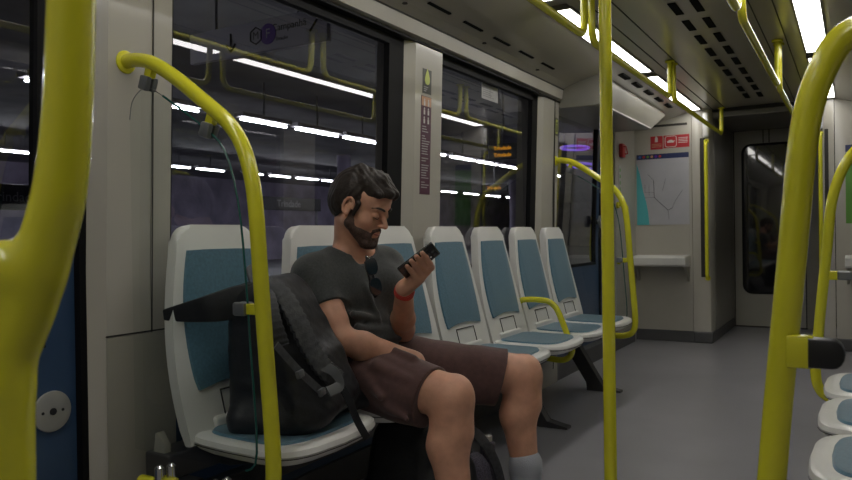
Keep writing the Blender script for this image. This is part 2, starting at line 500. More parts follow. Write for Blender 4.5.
# ------------------------------------------------------------------ ceiling lights, vents, slots
lt = None
segs = [(-1.50, -.02), (.14, 1.46+.15), (1.78, 3.21), (3.38, 4.99), (5.16, 6.78)]
for side, (xa, xb) in (('left', (-1.268, -1.155)), ('right', (2*XC+1.160, 2*XC+1.268))):
    for k, (y0, y1) in enumerate(segs):
        names = ['rearmost of its row', 'above the screen by the backpack', 'above the man and first window']
        l = thing('ceiling_light', 'white ceiling light panel in the %s row, %s' % (side, (names+['second from the end door', 'nearest the end door'])[k]), 'ceiling light', ((xa+xb)/2, (y0+y1)/2, 2.05), 'light panels of the two ceiling rows')
        bm = bm_new(); box(bm, xa, xb, y0, y1, 2.043, 2.048); finish(bm, 'diffuser', 'light_panel', l)
        bm = bm_new()
        box(bm, xa-.012, xa, y0-.01, y1+.01, 2.041, 2.07); box(bm, xb, xb+.012, y0-.01, y1+.01, 2.041, 2.07)
        box(bm, xa-.012, xb+.012, y0-.012, y0, 2.041, 2.07); box(bm, xa-.012, xb+.012, y1, y1+.012, 2.041, 2.07)
        finish(bm, 'frame', 'light_frame', l)
for r, x in enumerate((-.745, -.645)):
    for k in range(9):
        y = 3.74+.337*k
        bm = bm_new(); z = 2.0655 if x > -.72 else 2.065
        box(bm, x-.019, x+.019, y-.105, y+.105, z-.003, z+.002, .0015)
        tag(finish(bm, 'air_vent', 'vent_black'), 'small black rectangular air vent of the double row along the middle of the ceiling', 'air vent', 'vents of the double ceiling row')
for k in range(5):
    y = 2.81+.326*k
    bm = bm_new(); box(bm, -1.553, -1.538, y-.095, y+.095, 1.958, 1.965)
    tag(finish(bm, 'air_slot', 'vent_black'), 'thin dark air slot in the sloping ceiling above the side windows', 'air slot', 'slots above the windows')
for k in range(5):
    y = 4.955+.337*k
    bm = bm_new(); box(bm, -1.345, -1.305, y-.09, y+.09, 2.018, 2.030)
    tag(finish(bm, 'air_slot', 'vent_black'), 'short black air slot in the ceiling above the far side door', 'air slot', 'slots above the far door')
for y in (2.62, 3.38, 4.1):
    bm = bm_new(); disc(bm, (-1.605, y, 1.945), (0, .0, -1), .012, .004, 12)
    tag(finish(bm, 'ceiling_screw', 'dark_gap'), 'small round dark screw head at the edge of the ceiling over the windows', 'screw', 'screw heads along the ceiling edge')

# ------------------------------------------------------------------ yellow rails
YR = .019
def rail_thing(name, label, cat, paths, r=YR, loc=None, group=None, clips=()):
    t = thing(name, label, cat, loc or paths[0][0], group)
    for p in paths:
        bm = bm_new(); tube(bm, p, r, 20)
        finish(bm, 'tube', 'yellow_paint', t, True)
    return t
# central pole
t = thing('grab_pole', 'straight yellow grab pole standing in the middle of the aisle', 'grab pole', (-.695, 2.375, 0))
bm = bm_new(); tube(bm, [(-.695, 2.375, .004), (-.695, 2.375, 2.062)], .0205, 24); finish(bm, 'tube', 'yellow_paint', t, True)
bm = bm_new(); disc(bm, (-.695, 2.375, .0), (0, 0, 1), .045, .012, 28, .003); finish(bm, 'floor_flange', 'chrome', t, True)
bm = bm_new(); disc(bm, (-.695, 2.375, 2.066), (0, 0, -1), .042, .02, 28, .004); finish(bm, 'ceiling_flange', 'yellow_paint', t, True)

# partition hoops with clear screens
hoop = [(0, 1.457), (.055, 1.457), (.12, 1.44), (.20, 1.395), (.31, 1.318), (.385, 1.262), (.43, 1.205), (.458, 1.13), (.472, 1.04), (.482, .90), (.497, .70), (.512, .50), (.512, .40), (.490, .355), (.44, .336), (.36, .334), (.05, .334)]
def partition(y, x0, label, glass=True, s=1, flange=True):
    t = thing('partition_rail', label, 'partition rail', (x0, y, .334))
    bm = bm_new(); tube(bm, smooth_path([(x0+s*a, y, z) for a, z in hoop], 5), YR, 20)
    finish(bm, 'tube', 'yellow_paint', t, True)
    if flange:
        bm = bm_new(); disc(bm, (x0-s*.004, y, 1.457), (s, 0, 0), .032, .022, 24, .006); finish(bm, 'wall_flange', 'yellow_paint', t, True)
    if glass:
        g = [(.030, .42), (.030, 1.30), (.040, 1.345), (.07, 1.372), (.105, 1.378), (.16, 1.350), (.24, 1.300), (.33, 1.240), (.375, 1.195), (.405, 1.12), (.425, 1.02), (.437, .90), (.450, .72), (.465, .52), (.46, .44), (.43, .42)]
        pts = [(x0+s*a, y-.003, z) for a, z in g]
        bm = bm_new(); quad(bm, pts) if False else bm.faces.new([bm.verts.new(p) for p in pts])
        finish(bm, 'screen', 'screen_glass', t)
        bm = bm_new(); tube(bm, smooth_path(pts[5:] , 2), .0028, 6); finish(bm, 'screen_edge', 'glass_edge', t, True)
        bm = bm_new(); tube(bm, smooth_path(pts[1:6], 3), .0012, 6); finish(bm, 'screen_edge', 'clip_grey', t, True)
    for (a, z, dx, dz) in ((.118, 1.40, .25, -1), (.335, 1.262, .35, -1), (.440, .81, -1, 0)):
        d = Vector((s*dx if dx > -1 else -s, 0, dz)).normalized()
        base = Vector((x0+s*({.118: .118, .335: .338, .440: .478}[a]), y, z+({.118: .038, .335: .035, .440: 0}[a])))
        d = {.118: Vector((-.35*s, 0, -1)), .335: Vector((-.35*s, 0, -1)), .440: Vector((-s, 0, 0))}[a].normalized()
        bm = bm_new(); side = Vector((0, 1, 0)).cross(d).normalized()
        def obox(bm, c, ax, ay, az, hx, hy, hz, bev):
            b2 = bm_new(); box(b2, -hx, hx, -hy, hy, -hz, hz, bev)
            M = Matrix((ax, ay, az)).transposed().to_4x4(); M.translation = c
            b2.transform(M); me = bpy.data.meshes.new('tmp'); b2.to_mesh(me); b2.free(); bm.from_mesh(me); bpy.data.meshes.remove(me)
        obox(bm, base+d*.022, side, Vector((0, 1, 0)), d, .013, .010, .016, .003)
        c = finish(bm, 'clamp', 'yellow_paint', t, True)
        bm = bm_new()
        for sy in (-1, 1):
            obox(bm, base+d*.052+Vector((0, sy*.0105, 0)), side, Vector((0, 1, 0)), d, .016, .0085, .019, .005)
        finish(bm, 'jaw', 'clip_grey', c, True)
        bm = bm_new(); obox(bm, base+d*.050, side, Vector((0, 1, 0)), d, .008, .0022, .02, .0)
        finish(bm, 'gasket', 'black_plastic', c)
    return t
p1 = partition(1.32, -1.703, 'bent yellow partition rail with clear screen left of the backpack seat')
p2 = partition(4.62, -1.70, 'bent yellow partition rail with clear screen beyond the last seat of the row')
# second thin inner rail on the far screen
t = thing('door_grab_handle', 'small thin yellow handle behind the far partition rail, beside the side door', 'grab handle', (-1.66, 6.12, .97))
pth = fillet([(-1.735, 6.235, 1.215), (-1.66, 6.235, 1.215), (-1.65, 6.235, .74), (-1.735, 6.235, .74)], .05)
bm = bm_new(); tube(bm, pth, .015, 14); finish(bm, 'tube', 'yellow_paint', t, True)
for z in (1.215, .74):
    bm = bm_new(); disc(bm, (-1.722, 6.235, z), (-1, 0, 0), .028, .02, 16); finish(bm, 'bracket', 'yellow_paint', t, True)
# screws/chrome bolts low on the near partition
for x, z, w in ((-1.56, .372, 'next to the wall'), (-1.36, .365, 'below the seat edge')):
    t = thing('glass_clamp', 'chrome clamp at the foot of the near screen, %s' % w, 'clamp', (x, 1.32, z-.03))
    bm = bm_new()
    for dy in (-.014, .014): tube(bm, [(x+dy*.4, 1.32+dy, z-.03), (x+dy*.4, 1.32+dy, z+.016), (x+dy*.4, 1.32+dy, z+.022)], [.0125, .0125, .006], 14)
    finish(bm, 'pin', 'chrome', t, True)
    bm = bm_new(); box(bm, x-.03, x+.03, 1.30, 1.34, z-.038, z-.014, .004); finish(bm, 'base', 'yellow_paint', t)

# near right rail: arches in from the right seat row, one rubber ended clip
x0 = .42
near = [(.10, 1.245), (.03, 1.242), (-.001, 1.236), (-.022, 1.217), (-.040, 1.18), (-.052, 1.14), (-.060, 1.09), (-.066, 1.03), (-.075, .93), (-.086, .815), (-.100, .66), (-.112, .50), (-.110, .40), (-.088, .35), (-.03, .334), (.3, .334)]
near = [(.42, 1.245), (.25, 1.245)]+near
t = thing('partition_rail', 'thick blurred yellow rail arching down in the right foreground, with a black clip', 'partition rail', (.42, 1.11, .334))
bm = bm_new(); tube(bm, smooth_path([(a, 1.11, z) for a, z in near], 5), .0185, 22); finish(bm, 'tube', 'yellow_paint', t, True)
bm = bm_new(); disc(bm, (.43, 1.11, 1.245), (-1, 0, 0), .032, .02, 20, .004); box(bm, .42, .50, 1.06, 1.16, 1.20, 1.29); finish(bm, 'wall_flange', 'yellow_paint', t, True)
bm = bm_new(); box(bm, -.082, -.048, 1.09, 1.112, .797, .841, .004); c = finish(bm, 'clamp', 'yellow_paint', t, True)
bm = bm_new()
pts = [(-.055, 1.086, .799), (-.027, 1.086, .799)]
for k in range(1, 8):
    a = -PI/2+PI*k/8; pts.append((-.027+.015*math.cos(a), 1.086, .8185+.0195*math.sin(a)))
pts += [(-.027, 1.086, .838), (-.055, 1.086, .838)]
prism(bm, pts, (0, .026, 0), .004); finish(bm, 'jaw', 'black_plastic', c, True)

# small far rail behind the right seats
t = thing('partition_rail', 'slim yellow partition rail rising behind the right-hand seats', 'partition rail', (.40, 3.20, .334))
far = [(.42, 1.36), (.10, 1.33), (.03, 1.295), (-.007, 1.262), (-.042, 1.20), (-.068, 1.12), (-.082, 1.04), (-.094, .90), (-.112, .72), (-.128, .55), (-.136, .44), (-.122, .37), (-.08, .338), (0, .334), (.35, .334)]
bm = bm_new(); tube(bm, smooth_path([(a, 3.20, z) for a, z in far], 5), YR, 18); finish(bm, 'tube', 'yellow_paint', t, True)
bm = bm_new(); box(bm, .34, XR, 3.16, 3.24, .31, .36); finish(bm, 'wall_bracket', 'yellow_paint', t)
bm = bm_new(); box(bm, .40, XR, 3.16, 3.24, 1.33, 1.39); finish(bm, 'wall_bracket', 'yellow_paint', t)
bm = bm_new(); box(bm, -.10, -.055, 3.19, 3.21, .79, .825, .004); c = finish(bm, 'clamp', 'yellow_paint', t)
bm = bm_new(); box(bm, -.06, -.01, 3.185, 3.215, .79, .825, .006); finish(bm, 'jaw', 'clip_grey', c)

# vertical rails in the corner posts
for x, l in ((-1.117, 'vertical yellow handrail on the left corner post of the end door'), (-.238, 'vertical yellow handrail on the right corner post of the end door')):
    t = thing('corner_handrail', l, 'handrail', (x, 6.80, .57))
    bm = bm_new(); tube(bm, fillet([(x, 6.835, .575), (x, 6.795, .60), (x, 6.795, 1.74), (x, 6.835, 1.765)], .02), .016, 16); finish(bm, 'tube', 'yellow_paint', t, True)
    for z in (.572, 1.768):
        bm = bm_new(); disc(bm, (x, 6.842, z), (0, -1, 0), .022, .012, 16); finish(bm, 'flange', 'yellow_paint', t)
    bm = bm_new(); box(bm, x-.028, x+.022, 6.80, 6.845, 1.80, 2.02, .015, 3); tag(finish(bm, 'post_cover', 'seat_shell', None, True), 'pale rounded cover above the handrail of the %s corner post' % ('left' if x < -1 else 'right'), 'cover', kind=None)

# overhead handrails
def overhead(x, y0, y1, z, label, zt=2.056):
    t = thing('overhead_handrail', label, 'handrail', (x, (y0+y1)/2, z))
    p = fillet([(x, y0, zt-.004), (x, y0+.012, z), (x, y1-.012, z), (x, y1, zt-.004)], .065, 8)
    bm = bm_new(); tube(bm, p, .0165, 18); finish(bm, 'tube', 'yellow_paint', t, True)
    for y in (y0, y1):
        bm = bm_new(); disc(bm, (x, y, zt), (0, 0, -1), .03, .012, 20, .003); finish(bm, 'ceiling_flange', 'yellow_paint', t, True)
XL = -.995
ly = [(-.9, .78), (.85, 1.55), (1.64, 3.10), (3.19, 4.80), (4.89, 6.86)]
ll = ['hanging over the camera, rear left', 'just behind the first window, left', 'hanging left above the seated man', 'hanging left behind the central pole', 'nearest the end door on the left']
for (a, b), l in zip(ly, ll): overhead(XL, a, b, 1.825, 'yellow overhead handrail %s' % l)
ry = [(-.9, .78), (.85, 1.46), (1.55, 2.98), (3.07, 4.62), (4.71, 6.86)]
rl = ['hanging over the camera, rear right', 'short one on the right above the camera', 'right row, above the front of the aisle', 'right row, in front of the ceiling vents', 'right row, nearest the end door']
for (a, b), l in zip(ry, rl): overhead(2*XC-XL+.035, a, b, 1.80, 'yellow overhead handrail %s' % l)

# forked grab pole in the left foreground, very near the camera
def SDFinit(bounds, h):
    (x0, x1), (y0, y1), (z0, z1) = bounds
    n = [int((b-a)/h)+1 for a, b in bounds]
    return dict(o=np.array([x0, y0, z0]), h=h, n=n, f=np.full(n, .06, np.float32))
def _sub(G, lo, hi):
    i0 = np.maximum(((np.array(lo)-G['o'])/G['h']).astype(int), 0)
    i1 = np.minimum(((np.array(hi)-G['o'])/G['h']).astype(int)+2, G['n'])
    if (i1 <= i0).any(): return None, None
    sl = tuple(slice(a, b) for a, b in zip(i0, i1))
    ax = [G['o'][k]+G['h']*np.arange(i0[k], i1[k], dtype=np.float32) for k in range(3)]
    X = np.stack(np.meshgrid(*ax, indexing='ij'), -1).astype(np.float32)
    return sl, X
def _merge(G, sl, d, k, op):
    f = G['f'][sl]
    if op == 'add':
        if k > 0:
            hh = np.maximum(k-np.abs(f-d), 0)/k; f2 = np.minimum(f, d)-hh*hh*k*.25
        else: f2 = np.minimum(f, d)
    elif op == 'sub':
        d = -d
        if k > 0:
            hh = np.maximum(k-np.abs(f-d), 0)/k; f2 = np.maximum(f, d)+hh*hh*k*.25
        else: f2 = np.maximum(f, d)
    G['f'][sl] = f2
def cone(G, a, b, ra, rb, k=.02, op='add', flat=None):
    a = np.array(a, float); b = np.array(b, float); m = max(ra, rb)+max(k, .012)+.045
    sl, X = _sub(G, np.minimum(a, b)-m, np.maximum(a, b)+m)
    if sl is None: return
    ab = b-a; L = max((ab**2).sum(), 1e-9)
    t = np.clip(((X-a)@ab.astype(np.float32))/L, 0, 1)
    q = X-a-t[..., None]*ab
    if flat is not None:     # flat=(unit axis, factor): squash across that axis
        u = np.array(flat[0], float); u /= np.linalg.norm(u)
        c = q@u.astype(np.float32)
        q = q+(c*(1/flat[1]-1))[..., None]*u
        d = (np.sqrt((q**2).sum(-1))-(ra+(rb-ra)*t))*flat[1] if flat[1] < 1 else np.sqrt((q**2).sum(-1))-(ra+(rb-ra)*t)
    else: d = np.sqrt((q**2).sum(-1))-(ra+(rb-ra)*t)
    _merge(G, sl, d, k, op)
def chain(G, pts, rs, k=0.):
    pts = [np.array(p, float) for p in pts]; m = max(rs)+.06
    sl, X = _sub(G, np.min(pts, 0)-m, np.max(pts, 0)+m)
    D = None
    for a, b, ra, rb in zip(pts, pts[1:], rs, rs[1:]):
        ab = b-a; t = np.clip(((X-a)@ab.astype(np.float32))/(ab@ab), 0, 1)
        d = np.sqrt(((X-a-t[..., None]*ab)**2).sum(-1))-(ra+(rb-ra)*t)
        D = d if D is None else np.minimum(D, d)
    _merge(G, sl, D, k, 'add')
def ell(G, c, r, k=.02, op='add', R=None):
    c = np.array(c, float); r = np.array(r, float); m = r.max()+max(k, .012)+.045
    sl, X = _sub(G, c-m, c+m)
    if sl is None: return
    q = X-c
    if R is not None: q = q@np.array(R, float).astype(np.float32)     # columns of R = local axes
    k0 = np.sqrt(((q/r)**2).sum(-1)); k1 = np.sqrt(((q/(r*r))**2).sum(-1))+1e-6
    _merge(G, sl, k0*(k0-1)/k1, k, op)
def rbox(G, c, hs, rad, k=.0, op='add', R=None, taper=0.):
    c = np.array(c, float); hs = np.array(hs, float); m = np.linalg.norm(hs)+.06
    sl, X = _sub(G, c-m, c+m)
    if sl is None: return
    q = X-c
    if R is not None: q = q@np.array(R, float).astype(np.float32)
    if taper:
        s = 1-taper*(q[..., 2]/hs[2]); q = q.copy(); q[..., 0] /= s; q[..., 1] /= s
    d = np.abs(q)-(hs-rad)
    out = np.sqrt((np.maximum(d, 0)**2).sum(-1))+np.minimum(d.max(-1), 0)-rad
    _merge(G, sl, out*.9, k, op)
def halfspace(G, p, n, k=.0):
    """keep the side the normal points away from (removes p + n side)"""
    p = np.array(p, float); n = np.array(n, float); n /= np.linalg.norm(n)
    sl, X = _sub(G, G['o'], G['o']+np.array(G['n'])*G['h'])
    d = (X-p)@n.astype(np.float32)
    f = G['f'][sl]
    G['f'][sl] = np.maximum(f, d)
def wobble(G, amp, freq, seed=0, stretch=(1, 1, 1)):
    sl, X = _sub(G, G['o'], G['o']+np.array(G['n'])*G['h'])
    rs = np.random.RandomState(seed); w = 0
    for i in range(6):
        v = rs.normal(size=3)*np.array(stretch); v = v/np.linalg.norm(v)*freq*(.6+.3*i)
        w = w+np.sin(X@v.astype(np.float32)+rs.rand()*6)/(1+.3*i)
    G['f'][sl] = G['f'][sl]+amp*w/3
def mesh_sdf(G, name, m, parent=None, adapt=.0, relax=0):
    import openvdb as vdb
    g = vdb.FloatGrid(.06); g.copyFromArray(G['f'])
    if adapt > 0: pts, tris, quads = g.convertToPolygons(isovalue=0., adaptivity=adapt)
    else:
        pts, quads = g.convertToQuads(isovalue=0.); tris = []
    pts = np.array(pts)*G['h']+G['o']
    faces = [tuple(int(i) for i in q) for q in quads]+[tuple(int(i) for i in q) for q in tris]
    me = bpy.data.meshes.new(name); me.from_pydata([tuple(p) for p in pts], [], faces); me.update()
    bm = bmesh.new(); bm.from_mesh(me)
    bmesh.ops.recalc_face_normals(bm, faces=bm.faces)
    for _ in range(relax): bmesh.ops.smooth_vert(bm, verts=bm.verts, factor=.5, use_axis_x=True, use_axis_y=True, use_axis_z=True)
    bm.to_mesh(me); bm.free()
    me.materials.append(MATS[m]); me.polygons.foreach_set('use_smooth', [True]*len(me.polygons))
    o = bpy.data.objects.new(name, me); COL.objects.link(o)
    if parent is not None: attach(o, parent)
    return o

def ray(u, v): return RM @ Vector(((u-CX)/F, -(v-CY)/F, -1))
def at_depth(u, v, d): return Vector((0, 0, EYE))+ray(u, v)*d
# the pole stands 0.58 m off; its fork spreads square to the aisle-facing direction
fa = Vector((.866, .50, 0))          # direction the two branches spread in
base = at_depth(-3, 480, .58); pc = Vector((base.x, base.y, 0))
def fp(s, z): return pc+fa*s+Vector((0, 0, z))
pc = pc+fa*.002
G = SDFinit([(pc.x-.12, pc.x+.12), (pc.y-.10, pc.y+.10), (.70, 1.34)], .0022)
cone(G, fp(0, .60), fp(0, .86), .0215, .0215, .0)
for s in (1, -1):
    pth = [(0, .78, .0140), (.001, .83, .0145), (.003, .858, .0155), (.012, .89, .0185), (.026, .93, .0205), (.038, .97, .0208), (.0455, .996, .0202), (.0510, 1.018, .0198), (.0555, 1.05, .0190), (.0590, 1.09, .0184), (.0615, 1.14, .0180), (.0630, 1.20, .0176), (.0640, 1.42, .0172)]
    sp = smooth_path([fp(s*p[0], p[1]) for p in pth], 4); rs_ = np.interp(np.arange(len(sp))/4, range(len(pth)), [p[2] for p in pth])
    chain(G, sp, list(rs_), .022)
chain(G, [fp(0, .86), fp(0, .960)], [.0165, .0185], .014)
chain(G, [fp(-.024, .958), fp(0, .954), fp(.024, .958)], [.0205, .0205, .0205], .016)
t = thing('forked_grab_pole', 'thick blurred yellow grab pole forking upward at the left edge', 'grab pole', (pc.x, pc.y, 0))
mesh_sdf(G, 'fork', 'yellow_paint', t)
bm = bm_new(); tube(bm, [fp(0, .004), fp(0, .703)], .0222, 28); finish(bm, 'lower_tube', 'yellow_paint', t, True)
bm = bm_new(); disc(bm, fp(0, 0), (0, 0, 1), .05, .012, 28, .003); finish(bm, 'floor_flange', 'chrome', t, True)
for s in (1, -1):
    bm = bm_new(); tube(bm, [fp(s*.0637, 1.335), fp(s*.064, 1.6), fp(s*.04, 1.8), fp(s*.03, 2.05)], .017, 24); finish(bm, 'branch', 'yellow_paint', t, True)

# ------------------------------------------------------------------ seats
# local frame: x towards the aisle, y along the row, origin on the floor below the pan centre
def rrect(w0, w1, d0, d1, r, z, n=5):
    pts = []
    for cx, cy, a0 in ((d1-r, w1-r, 0), (d0+r, w1-r, 90), (d0+r, w0+r, 180), (d1-r, w0+r, 270)):
        for k in range(n+1):
            a = math.radians(a0+90*k/n); pts.append((cx+r*math.cos(a), cy+r*math.sin(a), z))
    return pts
def back_x(z):      # front face of the backrest: leans back with height (absolute X)
    t = (z-.46)/.55
    return -1.487-.114*t-.012*math.sin(PI*t)
def back_outline(inset=0., zlo=.44, zhi=1.020):
    out = []
    zs = [zlo+(zhi-zlo)*k/14 for k in range(15)]
    def hw(z):
        t = (z-.44)/(1.01-.44)
        return .212+.014*math.sin(PI*min(1, t*1.1+.05))-.066*max(0, t)**1.9
    right = []
    for z in zs:
        w = hw(z)-inset
        # rounded top corners
        e = (zhi-z)
        rc = .045 if inset == 0 else .012
        if e < rc: w -= rc-math.sqrt(max(0, rc*rc-(rc-e)**2))
        right.append((w, z))
    extra = []
    rc = .045 if inset == 0 else .012
    for a in range(0, 91, 15):
        e = rc*(1-math.sin(math.radians(a))); z = zhi-e
        w = hw(z)-inset-(rc-rc*math.cos(math.radians(a)))
        extra.append((w, z))
    right = [p for p in right if p[1] < zhi-rc]+extra
    return right+[(-w, z) for w, z in reversed(right)]
SX = -1.35
def make_seat():
    t = thing('tram_seat', '', 'seat', (0, 0, 0))
    # backrest shell
    ol = back_outline()
    bm = bm_new()
    fr = [bm.verts.new((back_x(z)-SX, w, z)) for w, z in ol]
    bk = [bm.verts.new((back_x(z)-SX-.040, w*.97, z-.004)) for w, z in ol]
    n = len(ol)
    # pillow-like front: inner ring slightly forward
    f = bm.faces.new(fr); b = bm.faces.new(bk[::-1])
    sides = [bm.faces.new((fr[i], bk[i], bk[(i+1) % n], fr[(i+1) % n])) for i in range(n)]
    bmesh.ops.bevel(bm, geom=list(f.edges)+list(b.edges), offset=.014, segments=3, affect='EDGES', profile=.6)
    bmesh.ops.triangulate(bm, faces=[q for q in bm.faces if len(q.verts) > 8])
    shell = finish(bm, 'backrest', 'seat_shell', t, True)
    # blue panel
    bm = bm_new()
    il = []
    z0, z1 = .575, .948
    def hw2(z):
        tt = (z-z0)/(z1-z0); return .163+.016*math.sin(PI*tt*.9)-.042*tt**1.7
    R = [(hw2(z0+(z1-z0)*k/12), z0+(z1-z0)*k/12) for k in range(13)]
    R[0] = (R[0][0]-.004, R[0][1]); bow = [(-x, z0-.012*math.cos(x/.16*PI/2)*-1) for x in []]
    low = [(w, z0+.016*(1-(w/.155)**2)) for w in (.1, .05, 0, -.05, -.1)]
    top = [(w, z1) for w in (-.12, -.06, 0, .06, .12)]
    il = R+[(w, z1+.002) for w in (.06, 0, -.06)]+[(-w, z) for w, z in reversed(R)]+[(w, z) for w, z in reversed(low)]
    a = [bm.verts.new((back_x(z)-SX-.004, w, z)) for w, z in il]; b = [bm.verts.new((back_x(z)-SX+.0075, w*.985, z)) for w, z in il]
    n = len(il)
    bm.faces.new(a); f1 = bm.faces.new(b[::-1])
    for i in range(n): bm.faces.new((a[i], b[i], b[(i+1) % n], a[(i+1) % n]))
    bmesh.ops.triangulate(bm, faces=[q for q in bm.faces if len(q.verts) > 8])
    finish(bm, 'back_cushion', 'seat_blue', t, True)
    # flap at the foot of the backrest
    bm = bm_new()
    for (y0, y1, za, zb) in ((-.085, -.082, .47, .565), (.082, .085, .47, .565), (-.085, .085, .562, .566)):
        x0 = back_x((za+zb)/2)-SX
        vs = []
        xa, xb = back_x(za)-SX+.001, back_x(zb)-SX+.001
        prism(bm, [(xa, y0, za), (xa, y1, za), (xb, y1, zb), (xb, y0, zb)], (.0025, 0, 0))
    finish(bm, 'flap_joint', 'dark_gap', shell)
    # pan
    bm = bm_new()
    outline = []
    N = 40
    def pan(insetw, insetd, z):
        pts = []
        for k in range(N):
            a = 2*PI*k/N; ca, sa = math.cos(a), math.sin(a)
            e = .38
            x = math.copysign(abs(ca)**e, ca); y = math.copysign(abs(sa)**e, sa)
            xx = -.006+(.186-insetd)*x; yy = (.222-insetw)*y
            if xx > 0: xx += .018*(1-(yy/.222)**2)
            yy *= 1-.06*(.5-xx/.4)
            pts.append((xx, yy, z+.010*max(0, -(xx)/.2)**2+.006*(abs(yy)/.22)**2))
        return pts
    rings = [pan(.03, .03, .415), pan(.012, .012, .425), pan(.0, .0, .443), pan(.004, .004, .456), pan(.018, .016, .463), pan(.036, .034, .462)]
    V = [[bm.verts.new(p) for p in r] for r in rings]
    for A, B in zip(V, V[1:]):
        for i in range(N): bm.faces.new((A[i], A[(i+1) % N], B[(i+1) % N], B[i]))
    bm.faces.new(V[0][::-1]); bm.faces.new(V[-1])
    bmesh.ops.triangulate(bm, faces=[q for q in bm.faces if len(q.verts) > 8])
    p = finish(bm, 'seat_pan', 'seat_shell', t, True)
    bm = bm_new()
    r1 = [bm.verts.new(q) for q in pan(.040, .046, .460)]; r2 = [bm.verts.new(q) for q in pan(.046, .052, .469)]
    for i in range(N): bm.faces.new((r1[i], r1[(i+1) % N], r2[(i+1) % N], r2[i]))
    c = bm.verts.new((0, 0, .466))
    for i in range(N): bm.faces.new((r2[i], r2[(i+1) % N], c))
    bm.faces.new(r1[::-1])
    finish(bm, 'seat_cushion', 'seat_blue', t, True)
    bm = bm_new()
    r1 = [bm.verts.new(q) for q in pan(-.0015, -.0015, .437)]; r2 = [bm.verts.new(q) for q in pan(-.0015, -.0015, .4395)]
    for i in range(N): bm.faces.new((r1[i], r1[(i+1) % N], r2[(i+1) % N], r2[i]))
    finish(bm, 'pan_joint', 'dark_gap', p)
    # link between pan and backrest
    bm = bm_new(); box(bm, -.205, -.135, -.13, .13, .425, .50, .012, 3); finish(bm, 'hinge_block', 'seat_shell', t, True)
    # cantilever bracket underneath
    bm = bm_new()
    prism(bm, [(-.235, -.02, .33), (-.235, -.02, .412), (.12, -.02, .418), (.12, -.02, .40), (-.20, -.02, .33)], (0, .04, 0), .003)
    finish(bm, 'support_bracket', 'seat_metal', t)
    return t
def copy_tree(o, parent=None):
    c = o.copy(); COL.objects.link(c); c.parent = parent
    for ch in [x for x in SC.objects if x.parent == o]:
        copy_tree(ch, c)
    return c
seat0 = make_seat()
slabels = ['pale grey seat with blue cushions carrying the black backpack, nearest on the left',
           'pale grey and blue seat the man is sitting on, its backrest behind him',
           'pale grey and blue seat just right of the man, behind his raised phone',
           'pale grey and blue seat second to the right of the man, below the window pillar',
           'pale grey and blue seat on the near side of the yellow hoop armrest',
           'pale grey and blue seat just beyond the yellow hoop armrest',
           'farthest pale grey and blue seat of the left row, next to the side door']
for k in range(7):
    s = seat0 if k == 0 else copy_tree(seat0)
    s.location = (SX-.004, 1.575+.46*k-(.016, .006, 0, 0, 0, 0, 0)[k], 0); s['label'] = slabels[k]; s['group'] = 'seats along the left wall'
rlab = ['nearest pale grey and blue seat at the right edge, largest of that side', 'middle one of the three pale seats at the right edge', 'farthest pale seat at the right edge, in front of the slim yellow rail']
for k, y in enumerate((1.93, 2.40, 2.85)):
    s = copy_tree(seat0); s.rotation_euler = (0, 0, PI); s.location = (.100, y, 0); s['label'] = rlab[k]; s['group'] = 'seats along the right wall'
# beams that carry the rows, with slanted feet
def beam(label, xw, s, y0, y1, feet, d=.149):
    t = thing('seat_beam', label, 'seat beam', (xw+s*.1, (y0+y1)/2, 0))
    bm = bm_new(); box(bm, min(xw, xw+s*.05), max(xw, xw+s*.05), y0, y1, .17, .24, .004); finish(bm, 'wall_rail', 'seat_metal', t)
    bm = bm_new(); box(bm, min(xw+s*.05, xw+s*d), max(xw+s*.05, xw+s*d), y0, y1, .33, .40, .006); finish(bm, 'seat_rail', 'seat_metal', t)
    for y in feet:
        bm = bm_new()
        prism(bm, [(xw+s*a, y-.03, z) for a, z in ((.10, .33), (.20, .33), (.38, .03), (.49, .012), (.49, .0), (.28, .0), (.28, .05))], (0, .06, 0), .003)
        finish(bm, 'foot', 'seat_metal', t)
beam('dark metal beam along the wall under the left seat row, with slanted feet', -1.739, 1, 1.36, 4.58, (1.36+.04, 3.56, 4.52))
beam('dark metal beam under the seats at the right edge', .499, -1, 1.6, 3.1, (1.7, 3.0), .160)
# grey side casting next to the first seat
bm = bm_new(); prism(bm, [(-1.70, 1.37, .28), (-1.62, 1.37, .36), (-1.62, 1.37, .42), (-1.645, 1.37, .455), (-1.66, 1.37, .45), (-1.66, 1.37, .40), (-1.70, 1.37, .36)], (0, .022, 0), .004)
tag(finish(bm, 'seat_end_casting', 'wall_shade', None, True), 'grey moulded casting between the near screen and the backpack seat', 'casting')
# yellow hoop armrest
t = thing('armrest_hoop', 'yellow hoop armrest between the fifth and sixth seats', 'armrest', (-1.42, 3.645, .33))
hp = [(-1.50, .345), (-1.562, .40), (-1.562, .58), (-1.545, .622), (-1.50, .635), (-1.40, .632), (-1.365, .618), (-1.335, .585), (-1.30, .505), (-1.262, .40), (-1.262, .365), (-1.285, .338), (-1.34, .328), (-1.50, .345)]
bm = bm_new(); tube(bm, smooth_path([(x, 3.645, z) for x, z in hp], 4), .0155, 16); finish(bm, 'tube', 'yellow_paint', t, True)

